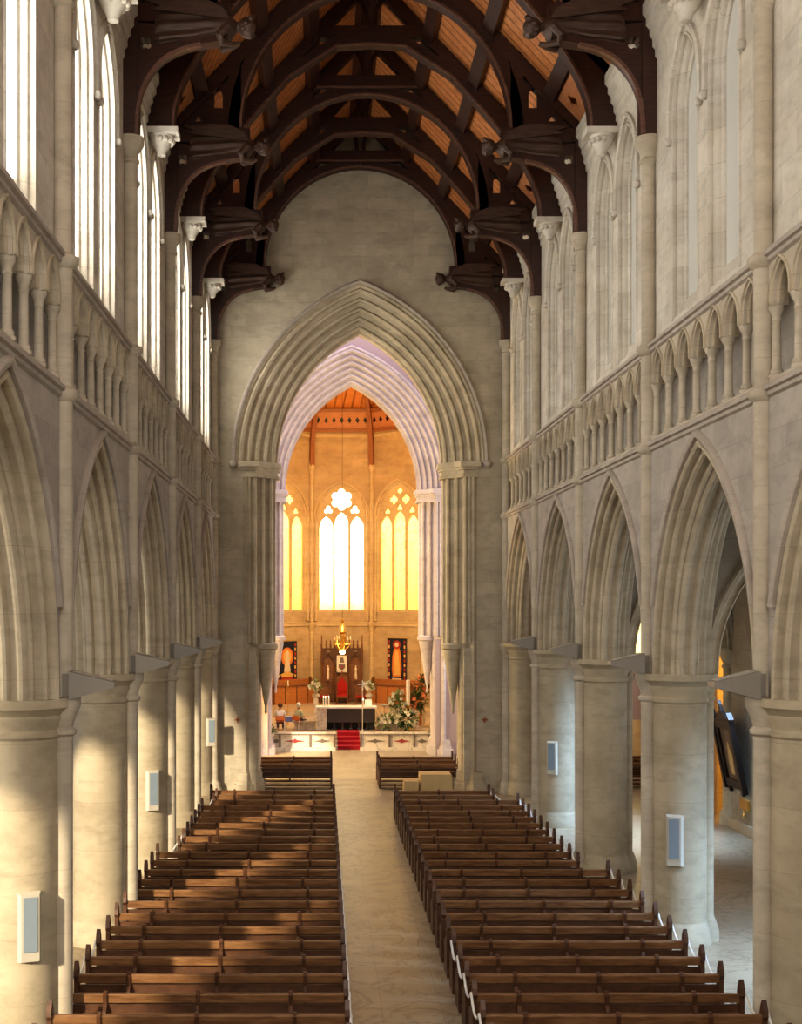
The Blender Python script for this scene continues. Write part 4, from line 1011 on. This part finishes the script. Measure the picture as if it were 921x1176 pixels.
# hanging sanctuary lamp
LX, LY = 1.13, 69.0
t = thing('hanging_lamp', (LX, LY, 4.0), 'ornate hanging lamp of iron hoops and scrolls above the screen', 'lamp')
G().tube([(LX, LY, 22.2), (LX, LY, 5.9)], .012, 6).build('chain', 'iron', t)
G().lathe([(.02, 5.95), (.1, 5.85), (.06, 5.7), (.2, 5.45), (.26, 5.2), (.12, 5.12), (.2, 5.0), (.14, 4.5), (.05, 4.2)], LX, LY, 12).build('crown', 'brass', t, True)
for k in range(6):
    a = pi / 3 * k + .2; c, s_ = cos(a), sin(a)
    G().tube([(LX + c * r, LY + s_ * r, z) for r, z in ((.1, 5.0), (.25, 4.95), (.46, 4.75), (.44, 4.5), (.3, 4.3), (.1, 4.15))], .02, 6).build('scroll_arm', 'brass', t, True)
    G().lathe([(.03, 4.75), (.03, 4.95), (.0, 5.0)], LX + c * .46, LY + s_ * .46, 6).build('candle', 'candle', t)
G().tube([(LX + .44 * cos(2 * pi * i / 20), LY + .44 * sin(2 * pi * i / 20), 4.5) for i in range(20)], .025, 6, True).build('hoop', 'brass', t, True)
G().ball((LX, LY, 4.08), .16, 12, 8, (1, 1, .8)).build('lamp_bowl', 'glow', t, True)

# flowers --------------------------------------------------------------
def leaf_mesh(g, c, d, L, w):
    d = Vector(d).normalized(); up = Vector((0, 0, 1)); s = d.cross(up); s = s.normalized() if s.length > .01 else Vector((1, 0, 0)); c = Vector(c)
    m = c + d * L * .5 - up * L * .02; e = c + d * L - up * L * .18
    g.add([c, m + s * w, e, m - s * w], [(0, 1, 2, 3)])
def blossom(g, c, r):
    c = Vector(c)
    for i in range(6):
        a = 2 * pi * i / 6; d = Vector((cos(a), -.6, sin(a))).normalized(); s = Vector((-sin(a), 0, cos(a)))
        g.add([c, c + d * r * .6 + s * r * .28, c + d * r, c + d * r * .6 - s * r * .28], [(0, 1, 2, 3)])
    g.ball(c, r * .22, 6, 4)
def arrangement(c, rx, rzv, nl, nb, label, leaf='leaf', pet='petal', stand=None, br=.13, name='flower_arrangement'):
    c = Vector(c); zb = stand if stand is not None else c.z - rzv
    t = thing(name, (c.x, c.y, zb), label, 'flowers')
    g = G()
    for i in range(nl):
        d = Vector((random.gauss(0, 1), random.gauss(0, .8), random.gauss(.25, .8))).normalized()
        q = c + Vector((d.x * rx, d.y * rx * .8, d.z * rzv)) * random.uniform(.1, .75)
        leaf_mesh(g, q, d, random.uniform(.22, .42) * (rx / .6) ** .5, .06)
    g.build('foliage', leaf, t, fix=False)
    for i in range(nb):
        d = Vector((random.gauss(0, 1), -abs(random.gauss(0, .8)), random.gauss(.15, .8))).normalized()
        q = c + Vector((d.x * rx, d.y * rx * .8, d.z * rzv)) * random.uniform(.7, 1.0)
        b = G(); blossom(b, q, br * random.uniform(.8, 1.2)); b.build('blossom', pet, t, fix=False)
    h = c.z - rzv * .6
    G().lathe([(.15, zb), (.16, zb + .05), (.08, zb + .1), (.07, max(zb + .12, h - .25)), (.16, max(zb + .15, h - .1)), (.2, h + .02), (.15, h + .03)], c.x, c.y, 12).build('vase', 'plaster_fig', t, True)
arrangement((3.15, 60.3, .98), .55, .40, 170, 22, 'low spray of white lilies left of the flower bank behind the rail', stand=.6, leaf='leaf_pale')
arrangement((4.10, 60.2, 1.15), .60, .55, 220, 24, 'broad white and green flower arrangement at the middle of the flower bank', stand=.6)
arrangement((3.75, 61.2, 1.85), .50, .75, 220, 22, 'tall pyramid of white flowers rising beside the pillar candle', stand=.6, leaf='leaf_pale')
arrangement((4.75, 61.4, 1.9), .50, .7, 200, 9, 'dark leafy arrangement with orange flowers near the right pier', stand=.6, pet='petal_or')
arrangement((5.1, 62.0, 2.7), .45, .55, 150, 7, 'topmost dark foliage with orange blooms at the back of the flower bank', stand=.6, pet='petal_or')
arrangement((-.32, 63.5, 2.55), .34, .25, 60, 11, 'bouquet of cream flowers on the pedestal left of the altar', stand=2.1, leaf='leaf_pale')
arrangement((2.42, 63.5, 2.55), .34, .25, 60, 11, 'bouquet of cream flowers on the pedestal right of the altar', stand=2.1, leaf='leaf_pale')
for x, nm in ((-.32, 'left'), (2.42, 'right')):
    t = thing('flower_pedestal', (x, 63.5, .6), f'pale stone pedestal {nm} of the altar holding a cream bouquet', 'pedestal')
    G().lathe([(.2, .6), (.2, .75), (.15, .8)], x, 63.5, 12).build('base', 'wmarble', t, True)
    G().lathe([(.13, .8), (.13, 1.95)], x, 63.5, 12).build('column_shaft', 'wmarble', t, True)
    G().lathe([(.13, 1.95), (.2, 2.02), (.2, 2.1)], x, 63.5, 12).build('capital', 'wmarble', t, True)
# pillar (paschal) candle among the flowers
t = thing('pillar_candle', (4.25, 61.0, .6), 'tall thick cream candle standing among the flowers', 'candle')
G().lathe([(.18, .6), (.18, .66), (.05, .75), (.05, 1.6), (.12, 1.7), (.13, 1.75)], 4.25, 61.0, 12).build('stand', 'brass', t, True)
G().lathe([(.1, 1.75), (.1, 3.0), (.02, 3.02)], 4.25, 61.0, 12).build('wax', 'candle', t, True)
t = thing('saint_statue', (4.95, 61.5, .6), 'painted statue half hidden by the flowers at the right', 'statue')
G().lathe([(.28, .6), (.28, 1.5), (.24, 1.55)], 4.95, 62.6, 4).build('pedestal', 'stall', t)
G().lathe([(.22, 1.55), (.2, 2.0), (.15, 2.4), (.2, 2.75), (.19, 2.85), (.06, 2.95), (.09, 3.02), (.1, 3.12), (.0, 3.22)], 4.95, 62.6, 14, 1, .7).build('figure', 'orange', t, True)
t = thing('offering_stand', (3.1, 61.6, .6), 'slim stand holding a small white bowl right of the altar', 'stand')
G().lathe([(.12, .6), (.02, .66), (.018, 1.6), (.04, 1.62)], 3.1, 61.6, 8).build('pole', 'brass', t, True)
G().lathe([(.02, 1.62), (.14, 1.66), (.2, 1.76), (.18, 1.76), (.1, 1.7)], 3.1, 61.6, 12).build('bowl', 'linen', t, True)
t = thing('candle_stand', (-1.75, 63.0, .6), 'tall thin brass candle stand behind the seated figures', 'candle stand')
G().lathe([(.15, .6), (.03, .68), (.018, .9), (.018, 2.1), (.05, 2.15), (.018, 2.2), (.018, 2.55), (.08, 2.6)], -1.75, 63.0, 8).build('pole', 'brass', t, True)
G().lathe([(.03, 2.6), (.03, 2.85), (.0, 2.87)], -1.75, 63.0, 8).build('candle', 'candle', t, True)
# potted plants on stone urn stands at the rail ends
for x, y, nm in ((-2.45, 56.2, 'left'), (5.25, 56.3, 'right')):
    t = thing('potted_plant', (x, y, 0), f'green plant in a stone urn at the {nm} end of the altar rail', 'plant')
    G().lathe([(.22, 0), (.22, .1), (.12, .2), (.09, .45), (.14, .55), (.26, .8), (.28, .92), (.24, .92), (.2, .85)], x, y, 16).build('urn', 'wmarble', t, True)
    g = G()
    for i in range(90):
        d = Vector((random.gauss(0, 1), random.gauss(0, 1), abs(random.gauss(.6, .6)))).normalized(); leaf_mesh(g, Vector((x, y, .92)) + d * random.uniform(.02, .3), d, random.uniform(.18, .34), .045)
    g.build('foliage', 'leaf', t, fix=False)

# ---------------------------------------------------------------- seated people on orange chairs
def skin_obj(name, verts, edges, radii, mat, parent, sub=2):
    o3 = ORG[parent.name]
    me = bpy.data.meshes.new(name); me.from_pydata([(a - o3[0], b - o3[1], c - o3[2]) for a, b, c in verts], edges, []); me.update()
    ob = bpy.data.objects.new(name, me); COL.objects.link(ob); ob.parent = parent; ORG[ob.name] = o3
    md = ob.modifiers.new('skin', 'SKIN')
    if not me.skin_vertices: me.skin_vertices.new()
    for i, r in enumerate(radii):
        sv = me.skin_vertices[0].data[i]; sv.radius = (r, r) if not isinstance(r, tuple) else r; sv.use_root = (i == 0)
    s2 = ob.modifiers.new('sub', 'SUBSURF'); s2.levels = sub; s2.render_levels = sub
    md.use_smooth_shade = True
    me.materials.append(M[mat]); return ob
def seated(x, y, z, hair, shirt, label, turn=0):
    """person sitting on a chair, facing away from the camera (+y) turned a little"""
    R = Matrix.Rotation(turn, 3, 'Z')
    def W(a, b, c): q = R @ Vector((a, b, 0)); return (x + q.x, y + q.y, z + c)
    t = thing('person', (x, y, z), label, 'person')
    V = [(0, 0, .50), (0, -.03, .72), (0, -.02, .95), (0, -.01, 1.05), (0, .01, 1.13), (0, .02, 1.24), (0, .03, 1.33),
         (.17, -.01, .98), (.24, .06, .72), (.14, .28, .64), (.09, .38, .64), (-.17, -.01, .98), (-.24, .06, .72), (-.14, .28, .64), (-.09, .38, .64),
         (.10, .03, .50), (.13, .42, .50), (.13, .44, .10), (.13, .56, .05), (-.10, .03, .50), (-.13, .42, .50), (-.13, .44, .10), (-.13, .56, .05)]
    E = [(0, 1), (1, 2), (2, 3), (3, 4), (4, 5), (5, 6), (2, 7), (7, 8), (8, 9), (9, 10), (2, 11), (11, 12), (12, 13), (13, 14), (0, 15), (15, 16), (16, 17), (17, 18), (0, 19), (19, 20), (20, 21), (21, 22)]
    Rr = [.14, (.15, .11), (.15, .10), .06, .055, .10, .08, .06, .045, .035, .03, .06, .045, .035, .03, .09, .06, .045, .035, .09, .06, .045, .035]
    b = skin_obj('body', [W(*v) for v in V], E, Rr, 'skin', t)
    sh = [0, 1, 2, 7, 8, 11, 12]
    Vs = [W(*V[i]) for i in sh] + [W(0, -.015, 1.04)]
    skin_obj('shirt', Vs, [(0, 1), (1, 2), (2, 3), (3, 4), (2, 5), (5, 6), (2, 7)], [.16, (.175, .13), (.18, .12), .078, .06, .078, .06, .07], shirt, b)
    tr = [0, 15, 16, 17, 19, 20, 21]
    skin_obj('trousers', [W(*V[i]) for i in tr], [(0, 1), (1, 2), (2, 3), (0, 4), (4, 5), (5, 6)], [.15, .10, .075, .06, .10, .075, .06], 'trousers', b)
    hc = W(0, .0, 1.27); G().ball(hc, .125, 14, 9, (1, 1.05, 1.05)).build('hair', hair, b, True)
    fc = W(0, .115, 1.24); nb = G().ball(fc, .05, 8, 6, (1, .7, 1.2)); nb.ball(W(.04, .125, 1.27), .014, 6, 4); nb.ball(W(-.04, .125, 1.27), .014, 6, 4); nb.ball(W(0, .16, 1.235), .018, 6, 4); nb.build('face', 'skin', b, True)
    return t
def chair(x, y, z, label, turn=0):
    R = Matrix.Rotation(turn, 3, 'Z')
    t = thing('stacking_chair', (x, y, z), label, 'chair')
    def tf(g):
        g.v = [tuple((R @ Vector((a - x, b - y, 0))) + Vector((x, y, c))) for a, b, c in g.v]; return g
    tf(G().box(x - .22, x + .22, y - .2, y + .24, z + .42, z + .45)).build('seat', 'orange', t)
    tf(G().plate([[(-.22, .50), (.22, .50), (.23, .66), (.17, .72), (-.17, .72), (-.23, .66)]], lambda u, v, tt: (x + u, y - .25 + tt, z + v), 0, .03)).build('backrest', 'orange', t)
    for sx in (-.2, .2):
        tf(G().tube([(x + sx, y - .26, z), (x + sx, y - .2, z + .42), (x + sx, y - .24, z + .70)], .016, 6)).build('leg', 'linen', t)
        tf(G().tube([(x + sx, y + .26, z), (x + sx, y + .2, z + .43)], .016, 6)).build('leg', 'linen', t)
chair(-2.05, 60.2, .6, 'orange chair with pale legs under the person in white')
seated(-2.05, 60.2, .56, 'hairbrown', 'shirtwhite', 'person with brown hair and a white shirt seated with back to the nave')
chair(-1.15, 60.3, .6, 'orange chair with pale legs turned sideways under the grey-haired person', -.7)
seated(-1.15, 60.3, .56, 'hairwhite', 'shirtgreen', 'person with white hair and a pale green top seated turned to the right', -.7)
t = thing('side_table', (-1.55, 60.9, .6), 'small table draped in blue and white cloth between the seated figures', 'table')
G().box(-1.82, -1.4, 60.6, 60.95, 1.18, 1.24).build('tabletop', 'linen', t)
G().plate([[(-1.84, .98), (-1.38, .98), (-1.4, 1.25), (-1.82, 1.25)]], endmap(60.58, 0), 0, .02).build('blue_drape', 'blue', t)
for sx in (-1.78, -1.44):
    for sy in (60.64, 60.9): G().box(sx - .02, sx + .02, sy - .02, sy + .02, .6, 1.18).build('leg', 'pew_dark', t)

# ---------------------------------------------------------------- leaning picture and plaque in the right aisle
t = thing('framed_painting', (12.3, 36.8, 1.25), 'tall ornate black picture frame leaning forward from the right aisle wall', 'picture')
def fm(u, v, tt): return (12.42 - .20 * v - tt, 36.8 + u, 1.3 + v)
G().plate([rect(-.75, .75, 0, 2.0), rect(-.52, .52, .24, 1.76)], fm, 0, .12).build('frame', 'black', t)
G().plate([rect(-.52, .52, .24, 1.76)], fm, .0, .04).build('canvas', 'picture', t)
G().plate([[(-.62, 2.0), (.62, 2.0), (.3, 2.22), (.1, 2.3), (.06, 2.5), (0, 2.62), (-.06, 2.5), (-.1, 2.3), (-.3, 2.22)]], fm, .0, .1).build('gable_crest', 'black', t)
for u in (-.78, .78):
    G().plate([[(u - .07, -.1), (u + .07, -.1), (u + .1, .1), (u + .06, 1.9), (u + .1, 2.1), (u, 2.3), (u - .1, 2.1), (u - .06, 1.9), (u - .1, .1)]], fm, -.0, .16).build('side_pilaster', 'black', t)
G().plate([rect(-.6, -.5, -.18, 0), rect(-.4, -.3, -.1, 0)][:1], fm, 0, .1).plate([rect(.5, .6, -.18, 0)], fm, 0, .1).build('foot', 'black', t)
G().plate([[(-.12, .4), (.14, .4), (.2, .8), (.1, 1.15), (.07, 1.3), (.0, 1.38), (-.07, 1.3), (-.08, 1.15), (-.22, 1.0), (-.16, .7)]], fm, .04, .05).build('painted_figure', 'cloth', t)
t = thing('plaque', (12.45, 36.3, .7), 'small square brass plaque on the aisle wall under the picture', 'plaque')
G().box(12.42, 12.51, 35.95, 36.65, .72, 1.02).build('plate', 'plaque', t)
G().box(12.41, 12.42, 36.0, 36.6, .77, .97).build('engraving', 'brass', t)
G().lathe([(.03, .5), (.05, .55), (.02, .6), (.02, .72)], 12.42, 36.3, 8).build('bracket', 'brass', t, True)

# small red votive crosses painted on the pier faces beside the great arch
for x, nm in ((-3.05, 'left'), (5.95 - .1, 'right')):
    y = WALL_Y - .02
    tag(G().box(x - .03, x + .03, y - .02, y + .01, 2.5, 2.72).box(x - .11, x + .11, y - .02, y + .01, 2.58, 2.64).build('consecration_cross', 'terracotta'), f'small red cross on the wall {nm} of the great arch', 'cross')

# ---------------------------------------------------------------- lights
def area(name, loc, rot, size, power, color, sy=None, spread=None):
    l = bpy.data.lights.new(name, 'AREA'); l.energy = power; l.color = color; l.size = size
    if sy: l.shape = 'RECTANGLE'; l.size_y = sy
    if spread: l.spread = spread
    o = bpy.data.objects.new(name, l); COL.objects.link(o); o.location = loc; o.rotation_euler = rot; return o
def look(o, tgt):
    d = Vector(tgt) - o.location; o.rotation_euler = d.to_track_quat('-Z', 'Y').to_euler()
sun = bpy.data.lights.new('sun', 'SUN'); sun.energy = 5.0; sun.angle = radians(2.2); sun.color = (1, .84, .60)
so = bpy.data.objects.new('sun', sun); COL.objects.link(so)
sd = Vector((.50, .86, -.36)).normalized(); so.rotation_euler = sd.to_track_quat('-Z', 'Y').to_euler(); so.location = (-20, -20, 20)
o = area('west_fill_light', (CX, -2.4, 12.5), (0, 0, 0), 7, 800, (1, .95, .88), 8); look(o, (CX, 30, 8))  # added fill lamp, brightens the nave from behind the camera
for y in (16, 30):   # reflected daylight in the aisles
    o = area('right_aisle_light', (OWR - .4, y + 5, 5.0), (0, 0, 0), 2, 430, (.42, .65, 1), 5, 1.5); look(o, (9.6, y + 6, 0))
    o = area('left_aisle_light', (OWL + .3, y, 5.5), (0, 0, 0), 3, 260, (1, .86, .62), 6); look(o, (CX, y + 3, 2))
o = area('crossing_light', (CX, 50, 21.5), (0, 0, 0), 6, 700, (.88, .80, 1), 6)
o = area('left_transept_light', (-9.5, 50, 8), (0, 0, 0), 3, 2000, (1, .74, .36), 6); look(o, (0, 53, 7))
o = area('right_transept_light', (13.2, 50, 8), (0, 0, 0), 3, 1000, (1, .92, .88), 6); look(o, (-1.5, 55, 9))
for x, y, z, tx, ty, tz, pw in ((-3.4, 60, 13, 1.2, 73, 8, 1700), (5.8, 60, 13, 1.2, 73, 8, 1700)):
    o = area('sanctuary_floodlight', (x, y, z), (0, 0, 0), 1.2, pw * .34, (1, .60, .21), 1.2); look(o, (tx, ty, tz))
o = area('sanctuary_ceiling_light', (AX, 65, 15.5), (0, 0, 0), 2, 170, (1, .60, .22)); look(o, (AX, 70, 22))
o = area('sanctuary_front_light', (AX, 58.5, 13), (0, 0, 0), 2, 650, (1, .82, .55)); look(o, (AX, 63, 0))
for x, y, z, p_ in ((LX, LY + .2, 4.7, 60), (CX + 14.0, 41.5, 4, 500), (-3.8, 53.2, 3.0, 420)):
    l = bpy.data.lights.new('warm_lamp', 'POINT'); l.energy = p_; l.color = (1, .58, .14); l.shadow_soft_size = .25
    o = bpy.data.objects.new('warm_lamp', l); COL.objects.link(o); o.location = (x, y, z)
w = bpy.data.worlds.new('World'); S.world = w; w.use_nodes = True
bg = w.node_tree.nodes['Background']; bg.inputs[0].default_value = (.75, .82, 1, 1); bg.inputs[1].default_value = 1.2

# ---------------------------------------------------------------- camera
cam = bpy.data.cameras.new('camera'); co = bpy.data.objects.new('camera', cam); COL.objects.link(co)
co.location = (0, 0, EYE); co.rotation_euler = (pi / 2, 0, 0)
cam.sensor_fit = 'HORIZONTAL'; cam.sensor_width = 36; cam.lens = F * 36 / 921
cam.shift_x = (460.5 - 370) / 921; cam.shift_y = (693 - 588) / 921
cam.clip_end = 200
S.camera = co
S.view_settings.view_transform = 'Standard'
S.view_settings.look = 'Medium High Contrast'
S.view_settings.exposure = 0.16
